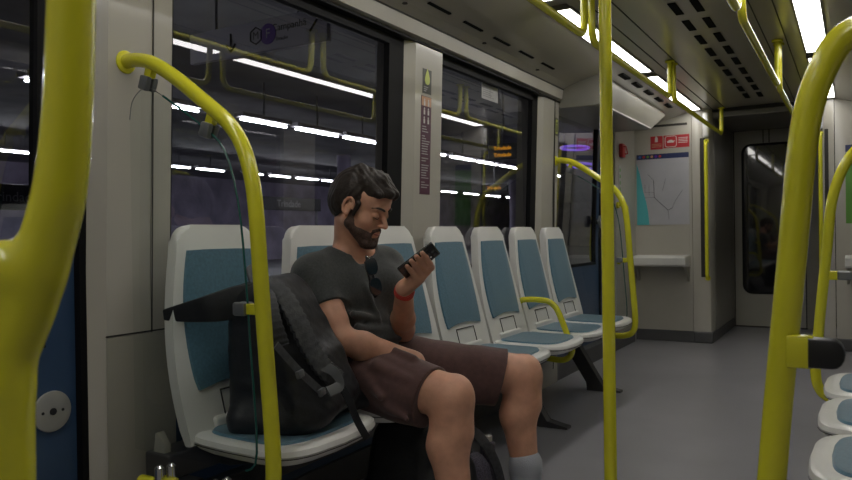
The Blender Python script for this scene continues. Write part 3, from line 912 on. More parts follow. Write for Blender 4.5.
# ------------------------------------------------------------------ stickers, map, signs
def plate(bm, x, y0, y1, z0, z1, th=.0015):
    for a, b in ((z0, z1),): box(bm, x, x+th, y0, y1, a, b)
def on_pillar(y0, y1, z0, z1, m, x=XP, name='sticker', th=.0015, par=None):
    bm = bm_new(); box(bm, x, x+th, y0, y1, z0, z1); lean(bm); return finish(bm, name, m, par)
t = thing('warning_sticker', 'dark square sticker with a lime drop shape on the pillar between the windows', 'sticker', (-1.675, 2.925, 1.68))
on_pillar(2.888, 2.965, 1.625, 1.735, 'sticker_dark', name='backing', par=t)
bm = bm_new()
dr = [(0, .050), (.012, .03), (.021, .008), (.022, -.006), (.016, -.018), (0, -.023), (-.016, -.018), (-.022, -.006), (-.021, .008), (-.012, .03)]
prism(bm, [(XP+.0016, 2.927+a, 1.688+b) for a, b in dr], (.001, 0, 0)); lean(bm); finish(bm, 'drop', 'sticker_lime', t)
bm = bm_new()
for i in range(3): box(bm, XP+.0016, XP+.0024, 2.897, 2.935-.008*i, 1.652-.009*i, 1.656-.009*i)
lean(bm); finish(bm, 'text_lines', 'label_grey', t)
t = thing('notice_strip', 'tall maroon notice strip with pictograms under the drop sticker', 'sticker', (-1.67, 2.92, 1.17))
on_pillar(2.878, 2.968, 1.168, 1.612, 'sticker_maroon', name='backing', par=t)
bm = bm_new(); random.seed(3)
for row, z in enumerate((1.585, 1.545, 1.505)):
    for dy in (-.018, .018):
        ball(bm, (XP+.002, 2.923+dy, z+.010), .0055, 8, (.25, 1, 1)); box(bm, XP+.0015, XP+.003, 2.923+dy-.006, 2.923+dy+.006, z-.016, z+.004)
lean(bm); finish(bm, 'pictograms', 'white_ink', t)
bm = bm_new(); box(bm, XP+.0014, XP+.0020, 2.880, 2.966, 1.568, 1.610); lean(bm); finish(bm, 'top_band', 'sticker_orange', t)
bm = bm_new()
z = 1.475
while z > 1.19:
    w = random.uniform(.025, .07)
    box(bm, XP+.0014, XP+.0022, 2.888, 2.888+w, z-.0022, z+.0022); z -= .0115 if random.random() > .12 else .02
lean(bm); finish(bm, 'text_lines', 'label_grey', t)
# sticker on the far pillar
t = thing('pictogram_sticker', 'small dark framed sticker with a pale figure on the pillar before the side door', 'sticker', (-1.67, 4.61, 1.63))
on_pillar(4.590, 4.645, 1.62, 1.735, 'sticker_dark', name='backing', par=t)
on_pillar(4.600, 4.635, 1.632, 1.723, 'sticker_lime', x=XP+.001, name='field', par=t)
bm = bm_new(); disc(bm, (XP+.0025, 4.6175, 1.70), (1, 0, 0), .009, .0015, 12); box(bm, XP+.0025, XP+.004, 4.609, 4.626, 1.645, 1.69); lean(bm); finish(bm, 'figure', 'sticker_dark', t)
# paper label on window two
t = thing('window_label', 'pale paper label stuck high on the second window', 'label', (-1.71, 3.65, 1.71))
bm = bm_new(); box(bm, XG+.001, XG+.0022, 3.62, 3.83, 1.72, 1.833); lean(bm, .014); finish(bm, 'paper', 'label_grey', t)
bm = bm_new()
for i in range(8): box(bm, XG+.0022, XG+.003, 3.635, 3.72+.07*((i*37) % 5)/5, 1.812-.011*i, 1.815-.011*i)
box(bm, XG+.0022, XG+.003, 3.724, 3.727, 1.73, 1.825)
lean(bm, .014); finish(bm, 'text_lines', 'label_line', t)
# line of stickers and red alarm on the post beyond the side door
t = thing('emergency_handle', 'small red emergency handle on the post left of the network map', 'emergency handle', (-1.71, 6.37, 1.63))
bm = bm_new(); box(bm, -1.746, -1.712, 6.33, 6.42, 1.63, 1.745, .006); finish(bm, 'housing', 'sign_red', t, True)
bm = bm_new(); tube(bm, fillet([(-1.712, 6.35, 1.72), (-1.69, 6.35, 1.72), (-1.69, 6.40, 1.66), (-1.712, 6.40, 1.66)], .01), .006, 8); finish(bm, 'handle', 'sign_red', t, True)
t = thing('instruction_sticker', 'narrow pale green instruction sticker below the red emergency handle', 'sticker', (-1.70, 6.66, 1.35))
bm = bm_new(); box(bm, -1.746, -1.7415, 6.31, 6.38, 1.32, 1.56); finish(bm, 'backing', 'label_grey', t)
bm = bm_new()
for i in range(4): disc(bm, (-1.7416, 6.345, 1.355+.055*i), (1, 0, 0), .018, .001, 10)
finish(bm, 'pictograms', 'poster_green', t)

# red sign pair
def on_end(bm, x0, x1, z0, z1, d=.002, y=YE): box(bm, x0, x1, y-d, y, z0, z1)
t = thing('red_notice', 'small red notice with pictogram left of the larger red notice, above the map', 'notice', (-1.53, YE, 1.74))
bm = bm_new(); on_end(bm, -1.600, -1.492, 1.730, 1.848); finish(bm, 'backing', 'sign_red', t)
bm = bm_new(); on_end(bm, -1.560, -1.535, 1.795, 1.835, .003); ball(bm, (-1.548, YE-.003, 1.84), .007, 8); finish(bm, 'pictogram', 'white_ink', t)
bm = bm_new()
for i in range(3): on_end(bm, -1.590, -1.502, 1.748+.013*i, 1.753+.013*i, .003)
finish(bm, 'text_lines', 'sticker_orange', t)
t = thing('red_notice', 'wide red notice with framed pictogram and text above the network map', 'notice', (-1.37, YE, 1.74))
bm = bm_new(); on_end(bm, -1.484, -1.262, 1.735, 1.848); finish(bm, 'backing', 'sign_red', t)
bm = bm_new()
o = rr(-1.470, -1.372, 1.744, 1.840, .02, YE-.003)
tube(bm, [Vector(p) for p in o]+[Vector(o[0])], .0028, 6)
finish(bm, 'frame', 'white_ink', t)
bm = bm_new(); on_end(bm, -1.452, -1.395, 1.782, 1.797, .003); on_end(bm, -1.440, -1.405, 1.797, 1.806, .003); on_end(bm, -1.395, -1.385, 1.792, 1.80, .003); finish(bm, 'pictogram', 'white_ink', t)
bm = bm_new()
for i in range(4): on_end(bm, -1.355, -1.278+.004*(i % 2), 1.775+.014*i, 1.780+.014*i, .003)
finish(bm, 'text_lines', 'white_ink', t)
# network map
def netmap(x0, x1, z0, z1, label, s=1):
    t = thing('network_map', label, 'map', ((x0+x1)/2, YE, z0))
    bm = bm_new(); on_end(bm, x0, x1, z0, z1, .004); finish(bm, 'sheet', 'map_paper', t)
    bm = bm_new(); on_end(bm, x0, x1, z1-.045, z1, .005); finish(bm, 'header', 'map_navy', t)
    for i, m in enumerate(('sticker_blue', 'sign_red', 'poster_green', 'sticker_orange', 'sign_purple', 'red_band')):
        bm = bm_new(); disc(bm, (x0+.03+.036*i, YE-.005, z1-.022), (0, -1, 0), .012, .001, 12); finish(bm, 'line_badge', m, t)
    W = x1-x0; Hh = z1-z0
    P = lambda a, b: (x0+W*a, YE-.005, z0+(Hh-.05)*b)
    bm = bm_new(); prism(bm, [P(0, 0), P(.24, 0), P(.22, .18), P(.18, .36), P(.13, .5), P(.09, .68), P(.06, .8), P(.02, .9), P(0, .95)], (0, -.0008, 0)); finish(bm, 'sea', 'map_sea', t)
    bm = bm_new()
    for ln in ([(.33, .68), (.34, .42), (.60, .22), (.68, .25)], ):
        tube(bm, [Vector(P(*q))-Vector((0, .001, 0)) for q in ln], .0028, 6)
    for ln in ([(.16, .62), (.16, .5), (.34, .5)], [(.16, .42), (.34, .42)], [(.24, .62), (.24, .44)], [(.68, .25), (.74, .36), (.88, .52)], [(.5, .52), (.56, .7)], [(.60, .22), (.62, .08)], [(.22, .78), (.33, .68)]):
        tube(bm, [Vector(P(*q))-Vector((0, .001, 0)) for q in ln], .0014, 6)
    finish(bm, 'route_lines', 'map_line', t)
    return t
netmap(-1.727, -1.268, 1.048, 1.688, 'network map with turquoise sea on the end wall panel')
t = thing('green_poster', 'green poster on the end wall at the right edge', 'poster', (.03, YE, 1.03))
bm = bm_new(); on_end(bm, -.062, .12, 1.03, 1.60, .004); finish(bm, 'sheet', 'poster_green', t)
bm = bm_new(); on_end(bm, -.062, .12, 1.605, 1.66, .004); finish(bm, 'header', 'map_navy', t)
# perch shelves
def shelf(x0, x1, label):
    t = thing('perch_shelf', label, 'shelf', ((x0+x1)/2, YE, .70))
    bm = bm_new(); prism(bm, [(x0, YE, .775), (x0, YE-.23, .768), (x0, YE-.245, .755), (x0, YE-.24, .695), (x0, YE-.22, .68), (x0, YE, .67)], (x1-x0, 0, 0), .006)
    finish(bm, 'shelf_board', 'seat_shell', t)
    for x in (x0+.01, x1-.03):
        bm = bm_new(); prism(bm, [(x, YE, .68), (x, YE-.16, .68), (x, YE, .54)], (.02, 0, 0)); finish(bm, 'bracket', 'wall_shade', t)
shelf(-1.735, -1.262, 'pale perch shelf under the network map')
shelf(-.07, .40, 'pale perch shelf at the right edge, under the green poster')
bm = bm_new(); on_end(bm, -1.734, -1.27, .80, 1.02, .003)
tag(finish(bm, 'back_pad', 'wall_panel'), 'pale glossy pad between the perch shelf and the network map', 'pad')

# ------------------------------------------------------------------ the station outside
bm = bm_new(); box(bm, -30, -2.2, -8, 60, -.2, -.05); structure('floor', bm, 'station_floor')
bm = bm_new(); box(bm, -24, -2.0, -8, 60, 3.6, 3.8); structure('ceiling', bm, 'station_dark')
bm = bm_new(); box(bm, -24.3, -24, -8, 60, -.2, 3.8); structure('wall_station', bm, 'station_wall')
bm = bm_new(); box(bm, -24, -2, -8.2, -8, -.2, 3.8); box(bm, -24, -2, 60, 60.2, -.2, 3.8); structure('wall_station', bm, 'station_wall')
bm = bm_new()
box(bm, -24, -2.3, -8, 60, 3.5, 3.6)
bm.free()
for (x, z, ys, w, tagtxt) in ((-8.6, 2.90, [(-.5, .4), (.75, 3.9), (5.3, 6.5), (6.8, 8.0), (8.9, 10.0), (10.27, 11.48), (11.7, 12.96), (13.16, 14.4), (14.6, 15.8), (16.1, 17.4), (17.6, 18.8), (19.05, 20.3), (21, 22.2), (22.6, 23.9)], .04, 'nearer row'),
                          (-17.5, 3.12, [(8.0, 9.2), (9.5, 11.0), (15.1, 15.9), (16.2, 17.3), (18.2, 19.1), (19.5, 20.5), (20.9, 22.1), (22.4, 23.4), (24.2, 25.4), (29.5, 31), (31.8, 33.3), (34.2, 35.8), (36.9, 38.6), (39.6, 41.4)], .075, 'far row')):
    for y, y2 in ys:
        L = y2-y
        t = thing('platform_light', 'long white platform light seen through the windows, %s' % tagtxt, 'platform light', (x, y, z), 'platform lights, %s' % tagtxt)
        bm = bm_new(); box(bm, x-w/2, x+w/2, y, y+L, z, z+.022); finish(bm, 'tube', 'platform_tube', t)
        bm = bm_new(); box(bm, x-.1, x+.1, y-.05, y+L+.05, z+.05, z+.12); box(bm, x-.01, x+.01, y+L/2-.01, y+L/2+.01, z+.1, 3.599); finish(bm, 'housing', 'station_dark', t)
# hanging direction sign, square to the track
def pY(u, v, y):
    d = ray(u, v); k = y/d.y; return Vector((0, 0, EYE))+d*k
YS = 4.6
a = pY(190, 50, YS); b = pY(327, 22, YS)
sx0, sx1 = a.x, b.x; sz0 = pY(260, 52, YS).z; sz1 = pY(260, 20, YS).z
t = thing('platform_sign', 'hanging platform sign with a violet circle and arrows, seen through the first window', 'sign', ((sx0+sx1)/2, YS, sz0))
bm = bm_new(); box(bm, sx0, sx1, YS, YS+.05, sz0, sz1, .005); finish(bm, 'panel', 'sign_panel', t)
bm = bm_new(); c = pY(268, 34, YS); disc(bm, (c.x, YS-.001, c.z), (0, -1, 0), .085, .003, 24); finish(bm, 'line_badge', 'sign_purple', t)
text_mesh('badge_letter', 'F', .11, 'sign_panel', (c.x, YS-.005, c.z), (1, 0, 0), (0, 0, 1), t)
c = pY(256, 36, YS)
bm = bm_new(); ring = [(c.x+.07*math.cos(a), YS-.002, c.z+.07*math.sin(a)) for a in [k*2*PI/6+PI/6 for k in range(7)]]
tube(bm, ring, .006, 6); finish(bm, 'badge', 'sign_ink', t)
text_mesh('letters', 'M', .09, 'sign_ink', (c.x, YS-.003, c.z), (1, 0, 0), (0, 0, 1), t)
c = pY(289, 29, YS); text_mesh('letters', 'Campanhã', .085, 'sign_ink', (c.x, YS-.003, c.z+.03), (1, 0, 0), (0, 0, 1), t)
c = pY(287, 37, YS); text_mesh('letters', 'Estação', .04, 'sign_ink', (c.x-.05, YS-.003, c.z), (1, 0, 0), (0, 0, 1), t)
for (u, v, dx, dz) in ((316, 21, .06, .07), (231, 43, 0, -.075)):
    c = pY(u, v, YS); dv = Vector((dx, 0, dz)); bm = bm_new()
    p0 = Vector((c.x, YS-.003, c.z))-dv; p1 = Vector((c.x, YS-.003, c.z))+dv
    tube(bm, [p0, p1], .009, 6); n = dv.normalized(); pr = Vector((n.z, 0, -n.x))
    for s in (1, -1): tube(bm, [p1, p1-n*.06+pr*s*.05], .009, 6)
    finish(bm, 'arrow', 'sign_ink', t)
bm = bm_new()
for x in (sx0+.3, sx1-.3): tube(bm, [(x, YS+.025, sz1), (x, YS+.025, 3.599)], .012, 8)
finish(bm, 'hanger', 'station_dark', t)
# amber departure display
def display(u, v, y, w, h, lines, label, size):
    c = pY(u, v, y)
    t = thing('departure_display', label, 'display', (c.x, y, c.z-h/2))
    bm = bm_new(); box(bm, c.x-w/2-.1, c.x+w/2+.1, y, y+.08, c.z-h/2-.02, c.z+h/2+.02, .01); finish(bm, 'housing', 'sign_black', t)
    for i, s in enumerate(lines):
        text_mesh('letters', s, size, 'led_amber', (c.x, y-.004, c.z+h*(.25-.5*i) if len(lines) > 1 else c.z), (1, 0, 0), (0, 0, 1), t, bold=.002)
    bm = bm_new(); tube(bm, [(c.x, y+.04, c.z+h/2), (c.x, y+.04, 3.599)], .02, 8); finish(bm, 'hanger', 'station_dark', t)
display(502.5, 151.5, 11.0, .30, .22, ['Trindade', 'Trindade'], 'amber two-line departure display glowing through the second window', .085)
display(494, 188, 17.0, .5, .16, ['Trindade'], 'dim amber departure display lower down through the second window', .11)
# station name band seen through the near door
def pX(u, v, x):
    d = ray(u, v); k = x/d.x; return Vector((0, 0, EYE))+d*k
t = thing('station_name_sign', 'dark station name band outside the near side door', 'sign', (-7.0, 4.2, 1.25))
bm = bm_new(); box(bm, -7.05, -7.0, 3.6, 4.75, 1.28, 1.53, .005); finish(bm, 'band', 'sign_black', t)
text_mesh('letters', 'Trindade', .135, 'label_grey', (-6.995, 4.17, 1.405), (0, 1, 0), (0, 0, 1), t)
bm = bm_new(); tube(bm, [(-7.03, 3.7, -.05), (-7.03, 3.7, 1.3)], .03, 8); tube(bm, [(-7.03, 4.65, -.05), (-7.03, 4.65, 1.3)], .03, 8); finish(bm, 'post', 'station_dark', t)
t = thing('station_name_sign', 'dark station name band outside the first window, left of the man', 'sign', (-12.0, 12.0, 1.0))
c = pX(289, 204, -12); bm = bm_new(); box(bm, -12.05, -12, c.y-1.25, c.y+1.25, c.z-.16, c.z+.16, .005); finish(bm, 'band', 'sign_black', t)
text_mesh('letters', 'Trindade', .24, 'label_grey', (-11.995, c.y, c.z), (0, 1, 0), (0, 0, 1), t)
bm = bm_new()
for dy in (-1.1, 1.1): tube(bm, [(-12.03, c.y+dy, -.05), (-12.03, c.y+dy, c.z-.1)], .03, 8)
finish(bm, 'post', 'station_dark', t)
# violet neon rings beyond the far door
for i, (u, v, L) in enumerate(((575, 148, .5), (585, 166, 1.0))):
    c = pX(u, v, -6.5)
    bm = bm_new(); pts = [(c.x+.35*math.cos(a), c.y+L*math.sin(a), c.z) for a in [k*2*PI/32 for k in range(33)]]
    tube(bm, pts, .035, 8)
    tag(finish(bm, 'neon_ring', 'neon_violet', None, True), ['small violet neon ring glowing outside the far side door', 'larger violet neon ring below the small one, outside the far side door'][i], 'neon light')
    bm = bm_new()
# round columns of the hall
for i, (x, y) in enumerate(((-14.2, 19.3), (-14.2, 33.0))):
    bm = bm_new(); tube(bm, [(x, y, -.05), (x, y, 3.599)], .22, 20)
    tag(finish(bm, 'station_column', 'station_wall', None, True), ['nearer round station column outside the windows', 'farther round station column outside the windows'][i], 'column', 'station columns')
# ------------------------------------------------------------------ the man
def V3(*a): return np.array(a, float)
MAN = thing('person', 'seated man in a dark grey T-shirt and brown shorts looking down at his phone', 'person', (-1.36, 1.965, .46))
# head frame
HS = .97
HC = np.array(pX(360.5, 206.5, -1.36))
yaw = math.radians(3); pitch = math.radians(24)
f0 = V3(math.cos(yaw), math.sin(yaw), 0); l0 = V3(-math.sin(yaw), math.cos(yaw), 0); u0 = V3(0, 0, 1)
hf = f0*math.cos(pitch)-u0*math.sin(pitch); hu = u0*math.cos(pitch)+f0*math.sin(pitch); hl = l0
HR = np.stack([hf, hl, hu], 1)
def hp_(f, l, u): return HC+HS*(hf*f+hl*l+hu*u)
def head_prims(G, off=0., ears=True):
    e = lambda c, r, k=.02, op='add': ell(G, hp_(*c), np.array(r)*HS+off, k*HS, op, HR)
    e((-.012, 0, .036), (.094, .074, .082), .0)
    e((.040, 0, .045), (.052, .060, .055), .03)
    e((.040, 0, -.030), (.048, .054, .070), .03)
    for s in (1, -1):
        cone(G, hp_(.005, s*.052, -.045), hp_(.070, s*.014, -.092), .020*HS+off, .017*HS+off, .025)
        e((.055, s*.036, -.024), (.027, .022, .024), .018)
        cone(G, hp_(.082, s*.036, .022), hp_(.090, s*.006, .018), .0075*HS+off, .007*HS+off, .012)
    cone(G, hp_(.076, -.008, -.096), hp_(.076, .008, -.096), .018*HS+off, .018*HS+off, .018)
    for s in (1, -1):
        e((.100, s*.033, .002), (.020, .017, .0125), .012, 'sub')
    for s in (1, -1):
        e((.079, s*.031, .001), (.0135, .0135, .0125), .004)
    cone(G, hp_(.088, 0, .012), hp_(.112, 0, -.024), .0072*HS+off, .0098*HS+off, .010)
    for s in (1, -1): cone(G, hp_(.098, s*.010, -.030), hp_(.104, s*.009, -.028), .0068*HS+off, .0065*HS+off, .006)
    cone(G, hp_(.083, -.014, -.058), hp_(.083, .014, -.058), .010*HS+off, .010*HS+off, .012)
    cone(G, hp_(.084, -.017, -.0545), hp_(.094, 0, -.0515), .0045*HS+off, .006*HS+off, .005)
    cone(G, hp_(.084, .017, -.0545), hp_(.094, 0, -.0515), .0045*HS+off, .006*HS+off, .005)
    cone(G, hp_(.084, -.014, -.0645), hp_(.092, 0, -.0650), .0045*HS+off, .0065*HS+off, .005)
    cone(G, hp_(.084, .014, -.0645), hp_(.092, 0, -.0650), .0045*HS+off, .0065*HS+off, .005)
    if ears:
        for s in (1, -1):
            # ear: rim, lobe, bowl
            prev = None
            for k in range(9):
                a = math.radians(-70+k*31)
                q = (-.006-.0155*math.sin(a+.35)*.9, s*(.078+.006*math.sin(a)), .004+.026*math.cos(a) if False else .0+.027*math.sin(math.radians(-70+k*31)))
                a2 = math.radians(-75+k*33)
                q = (.004-.017*math.cos(a2), s*(.080+.004*math.cos(a2)), .002+.027*math.sin(a2))
                if prev: cone(G, hp_(*prev), hp_(*q), .0046*HS, .0046*HS, .003)
                prev = q
            e((.002, s*.074, -.003), (.013, .006, .024), .004)
            e((.008, s*.079, -.022), (.0065, .0045, .008), .004)
# joints
NB = V3(-1.418, 1.968, .925)
SHR, SHL = V3(-1.452, 1.802, .857), V3(-1.405, 2.135, .872)
ELR, WRR = V3(-1.325, 1.775, .672), np.array(pX(416, 360, -1.165))
ELL, WRL = V3(-1.285, 2.055, .675), np.array(pX(404.5, 288, -1.14))
HPR, KNR = V3(-1.36, 1.88, .555), np.array(pX(450, 396, -1.0))
HPL, KNL = V3(-1.35, 2.06, .555), np.array(pX(521, 373, -.965))
ANR = np.array([KNR[0]+.040, KNR[1]-.022, .085]); ANL = np.array([KNL[0]+.03, KNL[1]-.030, .085])
# phone frame
pL = V3(.69, .40, .60); pL /= np.linalg.norm(pL)
pB = V3(.64, -.38, -.67); pB -= pL*pB.dot(pL); pB /= np.linalg.norm(pB)
pW = np.cross(pB, pL); pW /= np.linalg.norm(pW)
if pW[2] < 0: pW = -pW
PC = np.array(pX(416, 263, -1.09))
def ph(a, w, b): return PC+pL*a+pW*w+pB*b

H = .003
G = SDFinit([(-1.66, -.78), (1.62, 2.36), (.02, 1.24)], H)
def torso(G, o=0., k=.05):
    ell(G, (-1.385, 1.965, .565), (.125+o, .160+o, .105+o), 0)
    ell(G, (-1.405, 1.965, .665), (.108+o, .142+o, .12+o), k)
    ell(G, (-1.430, 1.962, .790), (.105+o, .158+o, .12+o), k)
    cone(G, SHR+V3(.0, .03, -.01), SHL+V3(0, -.03, -.01), .055+o, .055+o, .05)
    for sh in (SHR, SHL):
        cone(G, NB+V3(0, 0, .006), sh+V3(0, 0, .004), .040+o, .046+o, .03)
        cone(G, sh+V3(.055, (1.965-sh[1])*.45, -.055), sh+V3(.06, (1.965-sh[1])*.5, -.06), .055+o, .055+o, .04)
torso(G)
cone(G, NB, HC+hu*-.055+hf*-.015, .054, .051, .025)
cone(G, HC+hu*-.03+hf*-.025, NB+V3(-.005, 0, 0), .038, .052, .03)
head_prims(G)
# arms
for sh, el, wr in ((SHR, ELR, WRR), (SHL, ELL, WRL)):
    cone(G, sh, el, .050, .040, .02); mid = (sh*.55+el*.45); cone(G, sh*.7+el*.3, sh*.3+el*.7, .050, .044, .02)
    fm = el*.72+wr*.28
    fr_ = .041 if sh is SHR else .037
    cone(G, el, fm, fr_-.002, fr_, .018); cone(G, fm, wr, fr_, .0250, .018)
# legs
for hp, kn, an, s in ((HPR, KNR, ANR, -1), (HPL, KNL, ANL, 1)):
    cone(G, hp, kn, .088, .062, .03)
    ell(G, kn+V3(.022, 0, .004), (.046, .050, .056), .02)
    cone(G, kn+V3(.012, 0, -.02), kn+V3(.018, 0, -.10), .055, .052, .02)
    ca = kn*.68+an*.32+V3(-.018, 0, 0)
    cone(G, kn+V3(0, 0, -.03), ca, .056, .059, .02); cone(G, ca, kn*.28+an*.72, .058, .042, .02); cone(G, kn*.28+an*.72, an, .040, .034, .02)
    cone(G, an, an+V3(.13, s*.01, -.045), .036, .030, .02)
# left hand holding the phone
kn_ = [ph(.026-.0190*i, -.036, .018+.002*i) for i in range(4)]
pc_ = WRL*.35+(kn_[1]+kn_[2])/2*.65
for k_ in kn_: cone(G, WRL+(k_-WRL)*.18, k_, .0160, .0108, .010)
for i in range(4):
    a = .026-.0190*i; r = (.0086, .0088, .0084, .0076)[i]; ln = (0, .004, .002, -.004)[i]
    P0 = kn_[i]; P1 = ph(a+.004, -.018+ln, .0200); P2 = ph(a+.006, .010+ln, .0155); P3 = ph(a+.006, .031+ln, .0110)
    cone(G, P0, P1, r*1.12, r*1.05, .004); cone(G, P1, P2, r*1.04, r, .003); cone(G, P2, P3, r, r*.85, .003)
# thumb: leaves the palm near the wrist, along the far edge and over the screen
T0 = WRL*.6+kn_[3]*.4+pB*-.010; T1 = ph(-.030, -.050, -.010); T2 = ph(-.012, -.040, -.020); T3 = ph(.010, -.022, -.021)
cone(G, T0, T1, .016, .0128, .008); cone(G, T1, T2, .0118, .0108, .004); cone(G, T2, T3, .0105, .0088, .003)
cone(G, WRL, pc_, .0225, .021, .012, flat=(pB, .75))
# right hand resting between the thighs
d = V3(.62, .22, -.75); d /= np.linalg.norm(d); up = V3(-.30, .1, .95); up -= d*up.dot(d); up /= np.linalg.norm(up); sd = np.cross(up, d)
PM = WRR+d*.07
cone(G, WRR, PM, .026, .030, .015, flat=(up, .6))
for i in range(4):
    off = sd*(.027-.018*i); r = .0090; L = (.038, .043, .040, .031)[i]
    b0 = WRR+d*.082+off; b1 = b0+d*L+up*-.006; b2 = b1+d*L*.62-up*.020; b3 = b2+d*L*.35-up*.022
    cone(G, WRR+d*.03+off*.5, b0, .014, .0105, .01); cone(G, b0, b1, .0098, r, .003); cone(G, b1, b2, r, r*.95, .003); cone(G, b2, b3, r*.95, r*.8, .003)
t0 = WRR+d*.025+sd*.022; t1 = t0+d*.035+sd*.022-up*.008; t2 = t1+d*.034+sd*.004-up*.010
cone(G, t0, t1, .015, .0115, .008); cone(G, t1, t2, .0112, .0085, .003)
mesh_sdf(G, 'body', 'skin', MAN, relax=1)

# T-shirt
G = SDFinit([(-1.62, -1.18), (1.66, 2.30), (.52, 1.02)], .003)
for sh, el in ((SHR, ELR), (SHL, ELL)):
    tip = sh*.46+el*.54
    cone(G, sh+V3(0, 0, 0), tip, .062, .060, .025)
# cut the sleeve mouths
for sh, el in ((SHR, ELR), (SHL, ELL)):
    dd = (el-sh)/np.linalg.norm(el-sh); p = sh*.50+el*.50
    sl, X = _sub(G, p-.12, p+.12)
    dist = (X-p)@dd.astype(np.float32); rad = np.sqrt(((X-p-dist[..., None]*dd)**2).sum(-1))
    cut = np.maximum(-dist, rad-.085); G['f'][sl] = np.maximum(G['f'][sl], -cut*(1.0))
torso(G, .010, .03)
# belly roll folds
rs = np.random.RandomState(5)
for (p, q, r) in (((-1.31, 1.84, .70), (-1.285, 1.98, .675), .012), ((-1.30, 1.86, .66), (-1.275, 2.02, .65), .012), ((-1.32, 1.83, .745), (-1.30, 1.93, .72), .010), ((-1.38, 1.80, .78), (-1.33, 1.86, .72), .010), ((-1.42, 1.79, .72), (-1.36, 1.81, .66), .012), ((-1.46, 1.79, .68), (-1.40, 1.80, .62), .012), ((-1.33, 1.90, .82), (-1.30, 1.93, .74), .008), ((-1.355, 2.05, .82), (-1.31, 2.03, .73), .009)):
    cone(G, p, q, r, r*.7, .022)
wobble(G, .0022, 55, 2, (1, .6, 1.2))
# neck opening, V in front
ell(G, NB+V3(.014, -.004, .046), (.086, .098, .068), .0, 'sub', None)
nv = V3(-1.36, 1.94, .935); vv = np.array(pX(367.5, 266, -1.318))
cone(G, nv, vv, .048, .010, .0, 'sub')
halfspace(G, (-1.38, 1.965, .570), (0.15, 0, -1))
sh_ = mesh_sdf(G, 't_shirt', 'tshirt', MAN, relax=1)
bm = bm_new()
# sleeve hem ring seam
for sh, el in ((SHR, ELR),):
    dd = Vector((el-sh)/np.linalg.norm(el-sh)); p = Vector(sh*.36+el*.64)
# shorts
G = SDFinit([(-1.58, -.92), (1.72, 2.36), (.38, .70)], .003)
ell(G, (-1.39, 1.965, .560), (.138, .180, .112), 0)
for hp, kn, s in ((HPR, KNR, -1), (HPL, KNL, 1)):
    end = kn+(kn-hp)/np.linalg.norm(kn-hp)*.03
    cone(G, hp, end+V3(0, 0, -.012), .104, .080, .03)
    cone(G, hp+V3(.08, 0, -.05), end+V3(0, 0, -.045), .070, .060, .03)
for (p, q, r) in (((-1.30, 1.90, .655), (-1.12, 1.85, .62), .014), ((-1.22, 1.80, .60), (-1.10, 1.79, .57), .012), ((-1.3, 1.83, .60), (-1.18, 1.76, .52), .014), ((-1.2, 1.80, .5), (-1.08, 1.76, .46), .012)):
    cone(G, p, q, r, r*.6, .02)
wobble(G, .0035, 42, 7, (.8, 1, 1.2))
# flatten onto the seat
halfspace(G, (0, 0, .470), (0, 0, -1)) if False else None
for hp, kn in ((HPR, KNR), (HPL, KNL)):
    dd = (kn-hp)/np.linalg.norm(kn-hp); dd = dd+V3(0, 0, -.18); dd /= np.linalg.norm(dd)
    p = kn-dd*.062
    sl, X = _sub(G, p-.16, p+.16)
    dist = (X-p)@dd.astype(np.float32); rad = np.sqrt(((X-p-dist[..., None]*dd)**2).sum(-1))
    G['f'][sl] = np.maximum(G['f'][sl], -np.maximum(-dist, rad-.13))
so = mesh_sdf(G, 'shorts', 'shorts', MAN, relax=1)
# hair
G = SDFinit([(-1.56, -1.16), (1.78, 2.09), (.94, 1.27)], .0022)
ell(G, hp_(-.014, 0, .043), np.array((.100, .080, .087))*HS, .0, 'add', HR)
ell(G, hp_(-.045, 0, .005), np.array((.070, .076, .075))*HS, .03, 'add', HR)
for (a, b, ra, rb) in (((.03, .03, .105), (.088, .03, .078), .024, .016), ((.03, -.01, .110), (.094, -.01, .080), .024, .016), ((.02, -.045, .095), (.078, -.045, .070), .024, .014), ((.02, .055, .09), (.072, .055, .066), .02, .013), ((-.03, -.03, .118), (.05, -.02, .112), .018, .018)):
    cone(G, hp_(*a), hp_(*b), ra*HS, rb*HS, .02)
# open the face, ears, neck
ell(G, hp_(.085, 0, -.012), np.array((.072, .098, .078))*HS, .006, 'sub', HR)
ell(G, hp_(.030, 0, -.070), np.array((.085, .12, .066))*HS, .006, 'sub', HR)
for s in (1, -1):
    ell(G, hp_(.004, s*.082, -.004), np.array((.022, .020, .031))*HS, .003, 'sub', HR)
    cone(G, hp_(.032, s*.070, .020), hp_(.028, s*.070, -.018), .0085*HS, .006*HS, .006)
sl, X = _sub(G, G['o'], G['o']+np.array(G['n'])*G['h'])
q = (X-HC)@HR.astype(np.float32)
# nape line
cutp = -.058-.25*q[..., 0]*0-q[..., 2]; G['f'] = np.maximum(G['f'], cutp)
# strand ridges running front to back
wv = np.sin(q[..., 1]*420+6*np.sin(q[..., 0]*38)+3*np.sin(q[..., 2]*60))*.0009+np.sin(q[..., 1]*150+8*np.sin(q[..., 0]*22))*.0012
G['f'] = G['f']+wv.astype(np.float32)
hr = mesh_sdf(G, 'hair', 'hair', MAN)
